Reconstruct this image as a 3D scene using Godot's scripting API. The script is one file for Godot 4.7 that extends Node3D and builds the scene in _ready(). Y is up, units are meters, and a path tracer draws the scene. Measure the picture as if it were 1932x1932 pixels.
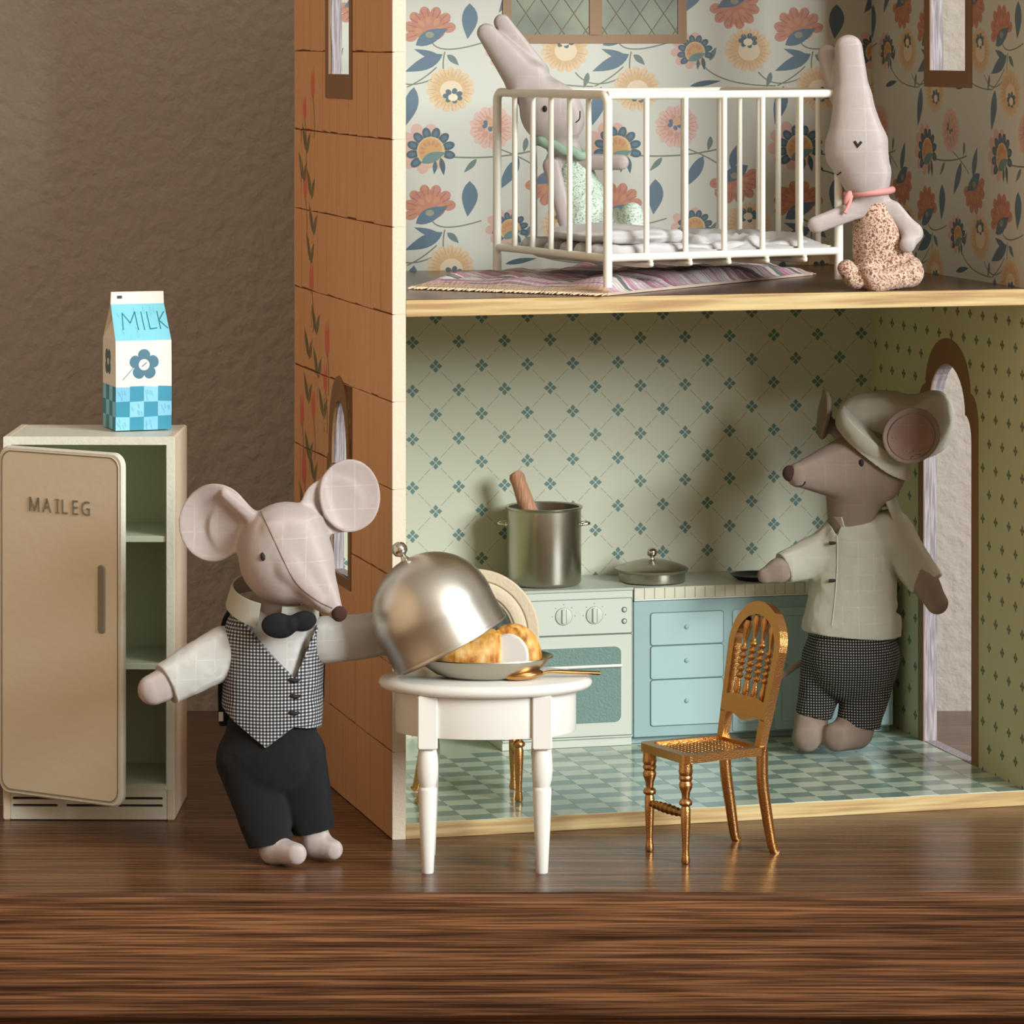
extends Node3D
# A doll's house kitchen and nursery on a wooden sideboard, with two mouse dolls and two rabbit dolls.
# All shapes are written in centimetres with the sideboard's top at height 0; CM turns them into metres.
const CM := 0.01
const HOUSE_TURN := 15.0
const HOUSE_AT := Vector3(-4.886, 0, 0)
const KITCHEN_FLOOR := 0.65
const NURSERY_FLOOR := 22.04

# ---------------------------------------------------------------- mesh builder
class MB:
	var v := PackedVector3Array()
	var n := PackedVector3Array()
	var uv := PackedVector2Array()
	var ix := PackedInt32Array()
	func vert(p: Vector3, nn: Vector3, t := Vector2.ZERO) -> int:
		v.append(p); n.append(nn); uv.append(t)
		return v.size() - 1
	func tri(a: int, b: int, c: int) -> void:      # given anticlockwise seen from outside
		ix.append(a); ix.append(c); ix.append(b)
	func quad(a: Vector3, b: Vector3, c: Vector3, d: Vector3, ta := Vector2.ZERO, tb := Vector2.ZERO, tc := Vector2.ZERO, td := Vector2.ZERO) -> void:
		var nn := (b - a).cross(c - a).normalized()
		if nn.length_squared() < 0.5:
			nn = (c - a).cross(d - a).normalized()
		var i := vert(a, nn, ta)
		vert(b, nn, tb); vert(c, nn, tc); vert(d, nn, td)
		tri(i, i + 1, i + 2); tri(i, i + 2, i + 3)
	func moved(x: Transform3D) -> MB:
		for i in v.size():
			v[i] = x * v[i]
			n[i] = (x.basis * n[i]).normalized()
		return self
	func join(o: MB) -> MB:
		var k := v.size()
		v.append_array(o.v); n.append_array(o.n); uv.append_array(o.uv)
		for i in o.ix: ix.append(i + k)
		return self

	# prism of a polygon in x and y (anticlockwise), from z0 (back) to z1 (front), edges chamfered by bev
	func prism(poly: PackedVector2Array, z0: float, z1: float, bev := 0.0) -> MB:
		if Geometry2D.is_polygon_clockwise(poly):
			poly = poly.duplicate(); poly.reverse()
		var m := poly.size()
		var en: Array[Vector2] = []
		for i in m:
			var e := poly[(i + 1) % m] - poly[i]
			en.append(Vector2(e.y, -e.x).normalized())
		var inset := PackedVector2Array()
		for i in m:
			var a := en[(i + m - 1) % m]
			var b := en[i]
			var s := a + b
			inset.append(poly[i] - s * (bev / maxf(0.5, 1.0 + a.dot(b))))
		var ids := Geometry2D.triangulate_polygon(inset)
		for side in 2:
			var z := z1 if side == 0 else z0
			var base := v.size()
			for p in inset: vert(Vector3(p.x, p.y, z), Vector3(0, 0, 1 if side == 0 else -1), p)
			for t in range(0, ids.size(), 3):
				var A := inset[ids[t]]; var B := inset[ids[t + 1]]; var C := inset[ids[t + 2]]
				var ccw := (B - A).cross(C - A) > 0.0
				if ccw == (side == 0): tri(base + ids[t], base + ids[t + 1], base + ids[t + 2])
				else: tri(base + ids[t], base + ids[t + 2], base + ids[t + 1])
		var rows := [[inset, z0], [poly, z0 + bev], [poly, z1 - bev], [inset, z1]] if bev > 0.0 else [[poly, z0], [poly, z1]]
		for r in rows.size() - 1:
			var pa: PackedVector2Array = rows[r][0]
			var pb: PackedVector2Array = rows[r + 1][0]
			var za: float = rows[r][1]
			var zb: float = rows[r + 1][1]
			var tilt := 0.0
			if bev > 0.0 and r == 0: tilt = -1.0
			if bev > 0.0 and r == 2: tilt = 1.0
			for i in m:
				var j := (i + 1) % m
				var na := en[i]; var nb := en[i]
				if en[i].dot(en[(i + m - 1) % m]) > 0.8: na = (en[i] + en[(i + m - 1) % m]).normalized()
				if en[i].dot(en[j]) > 0.8: nb = (en[i] + en[j]).normalized()
				var NA := Vector3(na.x, na.y, tilt).normalized()
				var NB := Vector3(nb.x, nb.y, tilt).normalized()
				var k := vert(Vector3(pa[i].x, pa[i].y, za), NA, Vector2(pa[i].x + za, pa[i].y))
				vert(Vector3(pa[j].x, pa[j].y, za), NB, Vector2(pa[j].x + za, pa[j].y))
				vert(Vector3(pb[j].x, pb[j].y, zb), NB, Vector2(pb[j].x + zb, pb[j].y))
				vert(Vector3(pb[i].x, pb[i].y, zb), NA, Vector2(pb[i].x + zb, pb[i].y))
				tri(k, k + 1, k + 2); tri(k, k + 2, k + 3)
		return self
	func box(c: Vector3, s: Vector3, bev := 0.0) -> MB:
		var h := s * 0.5
		var b := minf(bev, minf(h.x, minf(h.y, h.z)) * 0.6)
		var poly := PackedVector2Array([Vector2(c.x - h.x, c.y - h.y), Vector2(c.x + h.x, c.y - h.y), Vector2(c.x + h.x, c.y + h.y), Vector2(c.x - h.x, c.y + h.y)])
		if b > 0.0:
			poly = PackedVector2Array([Vector2(c.x - h.x + b, c.y - h.y), Vector2(c.x + h.x - b, c.y - h.y), Vector2(c.x + h.x, c.y - h.y + b), Vector2(c.x + h.x, c.y + h.y - b),
				Vector2(c.x + h.x - b, c.y + h.y), Vector2(c.x - h.x + b, c.y + h.y), Vector2(c.x - h.x, c.y + h.y - b), Vector2(c.x - h.x, c.y - h.y + b)])
		return prism(poly, c.z - h.z, c.z + h.z, b * 0.7)
	# band between two outlines with the same number of points, from z0 to z1
	func ring(po: PackedVector2Array, pin: PackedVector2Array, z0: float, z1: float) -> MB:
		var m := po.size()
		for i in m:
			var j := (i + 1) % m
			quad(Vector3(po[i].x, po[i].y, z1), Vector3(po[j].x, po[j].y, z1), Vector3(pin[j].x, pin[j].y, z1), Vector3(pin[i].x, pin[i].y, z1), po[i], po[j], pin[j], pin[i])
			quad(Vector3(po[j].x, po[j].y, z0), Vector3(po[i].x, po[i].y, z0), Vector3(pin[i].x, pin[i].y, z0), Vector3(pin[j].x, pin[j].y, z0), po[j], po[i], pin[i], pin[j])
			quad(Vector3(po[i].x, po[i].y, z0), Vector3(po[j].x, po[j].y, z0), Vector3(po[j].x, po[j].y, z1), Vector3(po[i].x, po[i].y, z1), Vector2(z0, po[i].y), Vector2(z0, po[j].y), Vector2(z1, po[j].y), Vector2(z1, po[i].y))
			quad(Vector3(pin[j].x, pin[j].y, z0), Vector3(pin[i].x, pin[i].y, z0), Vector3(pin[i].x, pin[i].y, z1), Vector3(pin[j].x, pin[j].y, z1), Vector2(z0, pin[j].y), Vector2(z0, pin[i].y), Vector2(z1, pin[i].y), Vector2(z1, pin[j].y))
		return self
	# turned shape round the y axis; profile points are (radius, height) from bottom to top (outside), may come back down inside
	func lathe(pr: PackedVector2Array, seg := 40, sx := 1.0, sz := 1.0) -> MB:
		var m := pr.size()
		var sn: Array[Vector2] = []
		for i in m - 1:
			var e := pr[i + 1] - pr[i]
			sn.append(Vector2(e.y, -e.x).normalized())
		for i in m - 1:
			var na := sn[i]; var nb := sn[i]
			if i > 0 and sn[i].dot(sn[i - 1]) > 0.72: na = (sn[i] + sn[i - 1]).normalized()
			if i < m - 2 and sn[i].dot(sn[i + 1]) > 0.72: nb = (sn[i] + sn[i + 1]).normalized()
			var base := v.size()
			for s in seg + 1:
				var a := TAU * s / seg
				var c := cos(a); var d := sin(a)
				vert(Vector3(c * pr[i].x * sx, pr[i].y, d * pr[i].x * sz), Vector3(c * na.x / sx, na.y, d * na.x / sz).normalized(), Vector2(float(s) / seg, float(i) / m))
				vert(Vector3(c * pr[i + 1].x * sx, pr[i + 1].y, d * pr[i + 1].x * sz), Vector3(c * nb.x / sx, nb.y, d * nb.x / sz).normalized(), Vector2(float(s) / seg, float(i + 1) / m))
			for s in seg:
				var k := base + s * 2
				tri(k, k + 1, k + 3); tri(k, k + 3, k + 2)
		return self
	# round bar along a path; radii one per point; squash flattens it along the frame's second axis
	func tube(path: PackedVector3Array, radii: PackedFloat32Array, seg := 12, closed := false, squash := 1.0, up := Vector3.UP) -> MB:
		var m := path.size()
		var base := v.size()
		var rings := m + 1 if closed else m
		var acc := 0.0
		var last := Vector3.ZERO
		for q in rings:
			var i := q % m
			var t: Vector3
			if closed: t = (path[(i + 1) % m] - path[(i + m - 1) % m]).normalized()
			else: t = (path[mini(i + 1, m - 1)] - path[maxi(i - 1, 0)]).normalized()
			var side := last - t * last.dot(t)
			if q == 0 or side.length() < 0.05:
				side = up.cross(t)
				if side.length() < 0.3: side = Vector3(0.6, 0.1, 0.8).cross(t)
			side = side.normalized()
			last = side
			var top := t.cross(side).normalized()
			if q > 0: acc += path[i].distance_to(path[(q - 1) % m])
			var r := radii[mini(i, radii.size() - 1)]
			for s in seg + 1:
				var a := TAU * s / seg
				vert(path[i] + (side * cos(a) + top * sin(a) * squash) * r, (side * cos(a) + top * sin(a) / squash).normalized(), Vector2(float(s) / seg, acc))
		for q in rings - 1:
			for s in seg:
				var k := base + q * (seg + 1) + s
				tri(k, k + seg + 2, k + seg + 1); tri(k, k + 1, k + seg + 2)
		if not closed:
			for e in 2:
				var i := 0 if e == 0 else m - 1
				var dir := (path[0] - path[1]).normalized() if e == 0 else (path[m - 1] - path[m - 2]).normalized()
				var c := vert(path[i], dir)
				var first := base + (0 if e == 0 else (m - 1) * (seg + 1))
				var k0 := v.size()
				for s in seg + 1: vert(v[first + s], dir)
				for s in seg:
					if e == 0: tri(c, k0 + s + 1, k0 + s)
					else: tri(c, k0 + s, k0 + s + 1)
		return self
	func ball(c: Vector3, r: Vector3, b := Basis.IDENTITY, la := 14, lo := 20) -> MB:
		var base := v.size()
		for i in la + 1:
			var th := PI * i / la
			for j in lo + 1:
				var ph := TAU * j / lo
				var d := Vector3(sin(th) * cos(ph), cos(th), sin(th) * sin(ph))
				vert(c + b * (d * r), (b * (d / r)).normalized(), Vector2(float(j) / lo, float(i) / la))
		for i in la:
			for j in lo:
				var k := base + i * (lo + 1) + j
				tri(k, k + 1, k + lo + 2); tri(k, k + lo + 2, k + lo + 1)
		return self
	# sheet from a grid of points (rows of cols), seen from the side of its cross product
	func sheet(pts: PackedVector3Array, cols: int, both := 0.0) -> MB:
		var rows := pts.size() / cols
		var nm := PackedVector3Array()
		for r in rows:
			for c in cols:
				var du := pts[r * cols + mini(c + 1, cols - 1)] - pts[r * cols + maxi(c - 1, 0)]
				var dv := pts[mini(r + 1, rows - 1) * cols + c] - pts[maxi(r - 1, 0) * cols + c]
				nm.append(du.cross(dv).normalized())
		for side in (2 if both > 0.0 else 1):
			var base := v.size()
			var sg := 1.0 if side == 0 else -1.0
			for r in rows:
				for c in cols:
					var i := r * cols + c
					vert(pts[i] + nm[i] * sg * both * 0.5, nm[i] * sg, Vector2(float(c) / (cols - 1), float(r) / (rows - 1)))
			for r in rows - 1:
				for c in cols - 1:
					var k := base + r * cols + c
					if side == 0:
						tri(k, k + 1, k + cols + 1); tri(k, k + cols + 1, k + cols)
					else:
						tri(k, k + cols + 1, k + 1); tri(k, k + cols, k + cols + 1)
		if both > 0.0:
			var edge := PackedInt32Array()
			for c in cols - 1: edge.append(c)
			for r in rows - 1: edge.append(r * cols + cols - 1)
			for c in cols - 1: edge.append((rows - 1) * cols + cols - 1 - c)
			for r in rows - 1: edge.append((rows - 1 - r) * cols)
			var h := both * 0.5
			for e in edge.size():
				var a := edge[e]; var b := edge[(e + 1) % edge.size()]
				quad(pts[a] - nm[a] * h, pts[b] - nm[b] * h, pts[b] + nm[b] * h, pts[a] + nm[a] * h)
		return self

# ---------------------------------------------------------------- soft bodies as a distance field
class Field:
	var kind := PackedInt32Array()
	var a := PackedVector3Array()
	var b := PackedVector3Array()
	var ra := PackedFloat32Array()
	var rb := PackedFloat32Array()
	var inv: Array[Basis] = []
	var k := 0.2
	var keep: Array[Plane] = []       # what lies over these planes is cut off
	var cuts: Array = []              # each a convex set of planes whose inside is taken out
	var zc := 0.0
	var zs := 1.0                     # flattens the whole field in depth about zc
	var wr := 0.0                     # cloth wrinkles
	var noise: FastNoiseLite
	var all := PackedInt32Array()
	func add(t: int, p: Vector3, q: Vector3, r: float, s: float, bs: Basis) -> Field:
		kind.append(t); a.append(p); b.append(q); ra.append(r); rb.append(s); inv.append(bs)
		all.append(kind.size() - 1)
		return self
	func cone(p: Vector3, q: Vector3, r: float, s: float) -> Field:
		return add(0, p, q, r, s, Basis.IDENTITY)
	func ell(c: Vector3, r: Vector3, bs := Basis.IDENTITY) -> Field:
		return add(1, c, r, 0.0, 0.0, bs.inverse())
	# cupped disc (an ear): radii rx, ry across its axes, cup bends its rim forward, t is half its thickness
	func disc(c: Vector3, rx: float, ry: float, cup: float, t: float, bs: Basis) -> Field:
		return add(2, c, Vector3(rx, ry, cup), t, 0.0, bs.inverse())
	func prim(i: int, p: Vector3) -> float:
		var t := kind[i]
		if t == 0:
			var ab := b[i] - a[i]
			var ap := p - a[i]
			var h := clampf(ap.dot(ab) / ab.length_squared(), 0.0, 1.0)
			return (ap - ab * h).length() - lerpf(ra[i], rb[i], h)
		var q := inv[i] * (p - a[i])
		var r := b[i]
		if t == 1:
			var k0 := (q / r).length()
			if k0 < 0.01: return -minf(r.x, minf(r.y, r.z))
			return k0 * (k0 - 1.0) / (q / (r * r)).length()
		var e := Vector2(q.x / r.x, q.y / r.y)
		var rho := e.length()
		var m := minf(r.x, r.y)
		var z0 := r.z * (rho * rho - 0.4) + 0.12 * r.z * sin(e.x * 4.0 + e.y * 2.0)
		var dz := absf(q.z - z0) - ra[i]
		var dr := (rho - 1.0) * m + ra[i]
		if dr > 0.0 and dz + ra[i] > 0.0: return sqrt(dr * dr + (dz + ra[i]) * (dz + ra[i])) - ra[i]
		return maxf(dz, dr - ra[i]) * 0.85
	func base(p: Vector3, list: PackedInt32Array) -> float:
		if zs != 1.0: p.z = zc + (p.z - zc) * zs
		var d := 1e6
		for i in list:
			var e := prim(i, p)
			var h := k - absf(d - e)
			d = minf(d, e)
			if h > 0.0: d -= h * h * 0.25 / k
		if wr > 0.0: d += wr * noise.get_noise_3dv(p * 10.0)
		return d
	func at(p: Vector3, list: PackedInt32Array) -> float:
		var d := base(p, list)
		for pl in keep: d = maxf(d, pl.distance_to(p))
		for c in cuts:
			var e := -1e6
			for pl: Plane in c: e = maxf(e, pl.distance_to(p))
			d = maxf(d, -e)
		return d
	# first surface point met when going from p along dir
	func hit(p: Vector3, dir: Vector3, most := 12.0) -> Vector3:
		var t := 0.0
		while t < most:
			var d := at(p + dir * t, all)
			if d < 0.004: break
			t += maxf(d * 0.6, 0.004)
		return p + dir * t
	func grad(p: Vector3) -> Vector3:
		var h := 0.03
		return Vector3(at(p + Vector3(h, 0, 0), all) - at(p - Vector3(h, 0, 0), all), at(p + Vector3(0, h, 0), all) - at(p - Vector3(0, h, 0), all), at(p + Vector3(0, 0, h), all) - at(p - Vector3(0, 0, h), all)).normalized()
	func mesh(cell: float) -> MB:
		var lo := Vector3.ONE * 1e6
		var hi := Vector3.ONE * -1e6
		for i in kind.size():
			var e := Vector3.ONE * maxf(ra[i], rb[i])
			if kind[i] == 0:
				lo = lo.min((a[i] - e).min(b[i] - e)); hi = hi.max((a[i] + e).max(b[i] + e))
			else:
				var bs := inv[i].inverse()
				var r := b[i] if kind[i] == 1 else Vector3(b[i].x, b[i].y, absf(b[i].z) * 0.7 + ra[i] + 0.1)
				e = (bs.x * r.x).abs() + (bs.y * r.y).abs() + (bs.z * r.z).abs()
				lo = lo.min(a[i] - e); hi = hi.max(a[i] + e)
		lo -= Vector3.ONE * (cell * 2.0 + k * 0.3 + wr); hi += Vector3.ONE * (cell * 2.0 + k * 0.3 + wr)
		const B := 4
		var nb := ((hi - lo) / (cell * B)).ceil()
		var bx := int(nb.x); var by := int(nb.y); var bz := int(nb.z)
		var nx := bx * B + 1; var ny := by * B + 1; var nz := bz * B + 1
		var g := PackedFloat32Array(); g.resize(nx * ny * nz); g.fill(1e9)
		var vi := PackedInt32Array(); vi.resize(nx * ny * nz); vi.fill(-1)
		var R := cell * B * 0.87
		var out := MB.new()
		var lists: Array[PackedInt32Array] = []
		var cells := PackedInt32Array()
		var which := PackedInt32Array()
		for cz in bz:
			for cy in by:
				for cx in bx:
					var c := lo + Vector3(cx + 0.5, cy + 0.5, cz + 0.5) * cell * B
					var d := at(c, all)
					if absf(d) > R * 1.7: continue
					var list := PackedInt32Array()
					var cc := c
					if zs != 1.0: cc.z = zc + (cc.z - zc) * zs
					for i in all:
						if prim(i, cc) < R * 2.6 * maxf(1.0, zs) + k: list.append(i)
					if list.is_empty(): continue
					lists.append(list)
					for z in range(cz * B, cz * B + B + 1):
						for y in range(cy * B, cy * B + B + 1):
							var o := (z * ny + y) * nx
							for x in range(cx * B, cx * B + B + 1):
								if g[o + x] > 1e8: g[o + x] = at(lo + Vector3(x, y, z) * cell, list)
					for z in range(cz * B, cz * B + B):
						for y in range(cy * B, cy * B + B):
							for x in range(cx * B, cx * B + B):
								cells.append((z * ny + y) * nx + x); which.append(lists.size() - 1)
		var dx := 1; var dy := nx; var dz := nx * ny
		var off := PackedInt32Array([0, dx, dy, dx + dy, dz, dx + dz, dy + dz, dx + dy + dz])
		for q in cells.size():
			var id := cells[q]
			var s := 0
			for o in off:
				if g[id + o] < 0.0: s += 1
			if s == 0 or s == 8: continue
			var x := id % nx
			var y := (id / nx) % ny
			var z := id / (nx * ny)
			var sum := Vector3.ZERO
			var cnt := 0
			for i in 8:
				for ax in 3:
					if i & (1 << ax): continue
					var j := i | (1 << ax)
					var da := g[id + off[i]]; var db := g[id + off[j]]
					if (da < 0.0) == (db < 0.0): continue
					var t := da / (da - db)
					var p := Vector3(i & 1, (i >> 1) & 1, (i >> 2) & 1)
					p[ax] += t
					sum += p; cnt += 1
			var P := lo + (Vector3(x, y, z) + sum / cnt) * cell
			var l := lists[which[q]]
			var h := cell * 0.35
			var d0 := at(P + Vector3(h, -h, -h), l); var d1 := at(P + Vector3(-h, -h, h), l)
			var d2 := at(P + Vector3(-h, h, -h), l); var d3 := at(P + Vector3(h, h, h), l)
			var gr := Vector3(d0 - d1 - d2 + d3, -d0 - d1 + d2 + d3, -d0 + d1 - d2 + d3) / (4.0 * h)
			var gl := gr.length()
			if gl > 0.2:
				P -= gr / gl * clampf((d0 + d1 + d2 + d3) * 0.25 / gl, -cell * 0.4, cell * 0.4)
				gr /= gl
			else: gr = Vector3.UP
			vi[id] = out.vert(P, gr)
		for q in cells.size():
			var id := cells[q]
			if vi[id] < 0: continue
			for ax in 3:
				var e1 := [dx, dy, dz][ax] as int
				if (g[id] < 0.0) == (g[id + e1] < 0.0): continue
				var u := [dy, dz, dx][ax] as int
				var w := [dz, dx, dy][ax] as int
				if id - u - w < 0: continue
				var A := vi[id]; var Bq := vi[id - u]; var C := vi[id - u - w]; var D := vi[id - w]
				if A < 0 or Bq < 0 or C < 0 or D < 0: continue
				if g[id] < 0.0:
					out.tri(A, Bq, C); out.tri(A, C, D)
				else:
					out.tri(A, C, Bq); out.tri(A, D, C)
		return out

# ---------------------------------------------------------------- prints (flat colour pictures)
class Paint:
	var im: Image
	var sc: Vector2
	var tile := Vector2.ZERO          # repeats the drawing over its edges when set
	func _init(w: int, h: int, size: Vector2, ground: Color) -> void:
		im = Image.create_empty(w, h, false, Image.FORMAT_RGB8)
		im.fill(ground)
		sc = Vector2(w / size.x, h / size.y)
	func poly(pts: PackedVector2Array, col: Color) -> void:
		if tile == Vector2.ZERO:
			one(pts, col, Vector2.ZERO)
			return
		for i in [-1, 0, 1]:
			for j in [-1, 0, 1]: one(pts, col, Vector2(i, j) * tile)
	func one(pts: PackedVector2Array, col: Color, o: Vector2) -> void:
		var y0 := 1e9; var y1 := -1e9; var x0 := 1e9; var x1 := -1e9
		var q := PackedVector2Array()
		for p in pts:
			var t := (p + o) * sc
			q.append(t)
			y0 = minf(y0, t.y); y1 = maxf(y1, t.y); x0 = minf(x0, t.x); x1 = maxf(x1, t.x)
		if x1 < 0 or y1 < 0 or x0 > im.get_width() or y0 > im.get_height(): return
		var m := q.size()
		for y in range(maxi(0, int(y0)), mini(im.get_height(), int(y1) + 1)):
			var xs: Array[float] = []
			var fy := y + 0.5
			for i in m:
				var A := q[i]; var B := q[(i + 1) % m]
				if (A.y <= fy) != (B.y <= fy): xs.append(A.x + (fy - A.y) / (B.y - A.y) * (B.x - A.x))
			xs.sort()
			for i in range(0, xs.size() - 1, 2):
				var s := int(round(xs[i])); var e := int(round(xs[i + 1]))
				if e > s: im.fill_rect(Rect2i(s, y, e - s, 1), col)
	func oval(c: Vector2, rx: float, ry: float, turn: float, col: Color) -> void:
		var pts := PackedVector2Array()
		for i in 20: pts.append(c + Vector2(cos(TAU * i / 20) * rx, sin(TAU * i / 20) * ry).rotated(turn))
		poly(pts, col)
	func leaf(p: Vector2, q: Vector2, w: float, col: Color) -> void:
		var pts := PackedVector2Array()
		var d := q - p
		var s := d.orthogonal().normalized()
		for i in 9:
			var t := i / 8.0
			pts.append(p + d * t + s * w * sin(PI * pow(t, 0.8)))
		for i in range(7, 0, -1):
			var t := i / 8.0
			pts.append(p + d * t - s * w * 0.75 * sin(PI * pow(t, 0.8)))
		poly(pts, col)
	func stroke(pts: PackedVector2Array, w: float, col: Color) -> void:
		for i in pts.size() - 1:
			var d := pts[i + 1] - pts[i]
			var s := d.orthogonal().normalized() * w * 0.5
			poly(PackedVector2Array([pts[i] + s, pts[i + 1] + s, pts[i + 1] - s, pts[i] - s]), col)
			if w * sc.x > 3.0: oval(pts[i + 1], w * 0.5, w * 0.5, 0, col)
	func curve(p: Vector2, c: Vector2, q: Vector2, w: float, col: Color) -> void:
		var pts := PackedVector2Array()
		for i in 11:
			var t := i / 10.0
			pts.append(p.lerp(c, t).lerp(c.lerp(q, t), t))
		stroke(pts, w, col)
	func rosette(c: Vector2, n: int, r: float, pr: float, squash: float, turn: float, col: Color) -> void:
		for i in n:
			var d := Vector2(cos(TAU * i / n), sin(TAU * i / n) * squash).rotated(turn)
			oval(c + d * r, pr, pr * 0.8, d.angle(), col)
	func done(w: int, h: int) -> ImageTexture:
		if im.get_width() != w: im.resize(w, h, Image.INTERPOLATE_LANCZOS)
		return ImageTexture.create_from_image(im)

# ---------------------------------------------------------------- helpers
var M := {}
var taken := {}
var rng := RandomNumberGenerator.new()

func numbered(called: String) -> String:
	if not taken.has(called):
		taken[called] = 0
		return called
	taken[called] += 1
	return "%s_%03d" % [called, taken[called]]

func tag(o: Node3D, label: String, category: String, group := "") -> Node3D:
	o.set_meta("label", label); o.set_meta("category", category)
	if group: o.set_meta("group", group)
	return o

func thing(called: String, label: String, category: String, at := Vector3.ZERO, turn := 0.0, group := "") -> Node3D:
	var o := Node3D.new()
	o.name = numbered(called)
	add_child(o, true)
	o.position = at * CM
	o.rotation_degrees.y = turn
	return tag(o, label, category, group)

# commits a shape as one mesh under its parent; figures are modelled in place and brought back to their base by minus
func obj(called: String, mb: MB, m: Material, parent: Node3D, minus := Vector3.ZERO) -> MeshInstance3D:
	var vs := PackedVector3Array()
	vs.resize(mb.v.size())
	for i in mb.v.size(): vs[i] = (mb.v[i] - minus) * CM
	var arr := []
	arr.resize(Mesh.ARRAY_MAX)
	arr[Mesh.ARRAY_VERTEX] = vs
	arr[Mesh.ARRAY_NORMAL] = mb.n
	arr[Mesh.ARRAY_TEX_UV] = mb.uv
	arr[Mesh.ARRAY_INDEX] = mb.ix
	var am := ArrayMesh.new()
	am.add_surface_from_arrays(Mesh.PRIMITIVE_TRIANGLES, arr)
	am.surface_set_material(0, m)
	var o := MeshInstance3D.new()
	o.name = called
	o.mesh = am
	parent.add_child(o, true)
	return o

func struct(called: String, mb: MB, m: Material) -> MeshInstance3D:
	var o := obj(called, mb, m, self)
	o.set_meta("kind", "structure")
	return o

func mat(col: Color, rough := 0.7, metal := 0.0) -> StandardMaterial3D:
	var m := StandardMaterial3D.new()
	m.albedo_color = col
	m.roughness = rough
	m.metallic = metal
	return m

func noise_tex(freq: float, octaves: int, size := 512, kind := FastNoiseLite.TYPE_SIMPLEX_SMOOTH, ramp: Gradient = null, sd := 1) -> NoiseTexture2D:
	var f := FastNoiseLite.new()
	f.noise_type = kind
	f.frequency = freq
	f.seed = sd
	f.fractal_octaves = octaves
	if octaves <= 1: f.fractal_type = FastNoiseLite.FRACTAL_NONE
	var t := NoiseTexture2D.new()
	t.width = size; t.height = size
	t.seamless = true
	t.noise = f
	if ramp: t.color_ramp = ramp
	return t

func ramp(stops: Array) -> Gradient:
	var g := Gradient.new()
	var o := PackedFloat32Array(); var c := PackedColorArray()
	for s in stops:
		o.append(s[0]); c.append(s[1])
	g.offsets = o; g.colors = c
	return g

func triplanar(m: StandardMaterial3D, s: Vector3) -> StandardMaterial3D:
	m.uv1_triplanar = true
	m.uv1_scale = s / CM          # repeats per centimetre
	m.uv1_triplanar_sharpness = 6.0
	return m

func relief(m: StandardMaterial3D, t: Texture2D, cm: float) -> StandardMaterial3D:
	m.heightmap_enabled = true
	m.heightmap_texture = t
	m.heightmap_scale = cm
	return m

# a plane through two points, square to the direction of view along z, whose positive side lies to the right of the way from p to q
func edge(p: Vector3, q: Vector3) -> Plane:
	var d := q - p
	var nn := Vector3(d.y, -d.x, 0).normalized()
	return Plane(nn, nn.dot(p))

func across(p: Vector3, dir: Vector3) -> Plane:
	var nn := dir.normalized()
	return Plane(nn, nn.dot(p))

func facing(nn: Vector3, up := Vector3.UP) -> Basis:
	var z := nn.normalized()
	var x := up.cross(z).normalized()
	return Basis(x, z.cross(x), z)

func field(kk: float, wr := 0.0) -> Field:
	var f := Field.new()
	f.k = kk
	f.wr = wr
	var s := FastNoiseLite.new()
	s.frequency = 0.055
	s.seed = 5
	s.fractal_octaves = 3
	f.noise = s
	return f

func rect(x0: float, y0: float, x1: float, y1: float) -> PackedVector2Array:
	return PackedVector2Array([Vector2(x0, y0), Vector2(x1, y0), Vector2(x1, y1), Vector2(x0, y1)])

func rounded(x0: float, y0: float, x1: float, y1: float, r: float, seg := 5) -> PackedVector2Array:
	var p := PackedVector2Array()
	var cs := [Vector2(x1 - r, y0 + r), Vector2(x1 - r, y1 - r), Vector2(x0 + r, y1 - r), Vector2(x0 + r, y0 + r)]
	for i in 4:
		for s in seg + 1:
			var a := -PI / 2 + PI / 2 * (i + float(s) / seg)
			p.append(cs[i] + Vector2(cos(a), sin(a)) * r)
	return p

# slab with openings: the outline is cut into strips at the middle of each opening so that no strip has a hole
func slab(x0: float, y0: float, x1: float, y1: float, holes: Array, z0: float, z1: float) -> MB:
	var xs := [x0, x1]
	for h: PackedVector2Array in holes:
		var a := 1e9; var b := -1e9
		for p in h: a = minf(a, p.x); b = maxf(b, p.x)
		xs.append((a + b) * 0.5)
	xs.sort()
	var mb := MB.new()
	for i in xs.size() - 1:
		if xs[i + 1] - xs[i] < 0.01: continue
		for p in cut_all(rect(xs[i], y0, xs[i + 1], y1), holes): mb.prism(p, z0, z1)
	return mb

func cut_all(p: PackedVector2Array, holes: Array) -> Array:
	var parts := [p]
	for h: PackedVector2Array in holes:
		var next := []
		for q: PackedVector2Array in parts: next.append_array(Geometry2D.clip_polygons(q, h))
		parts = next
	return parts

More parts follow.
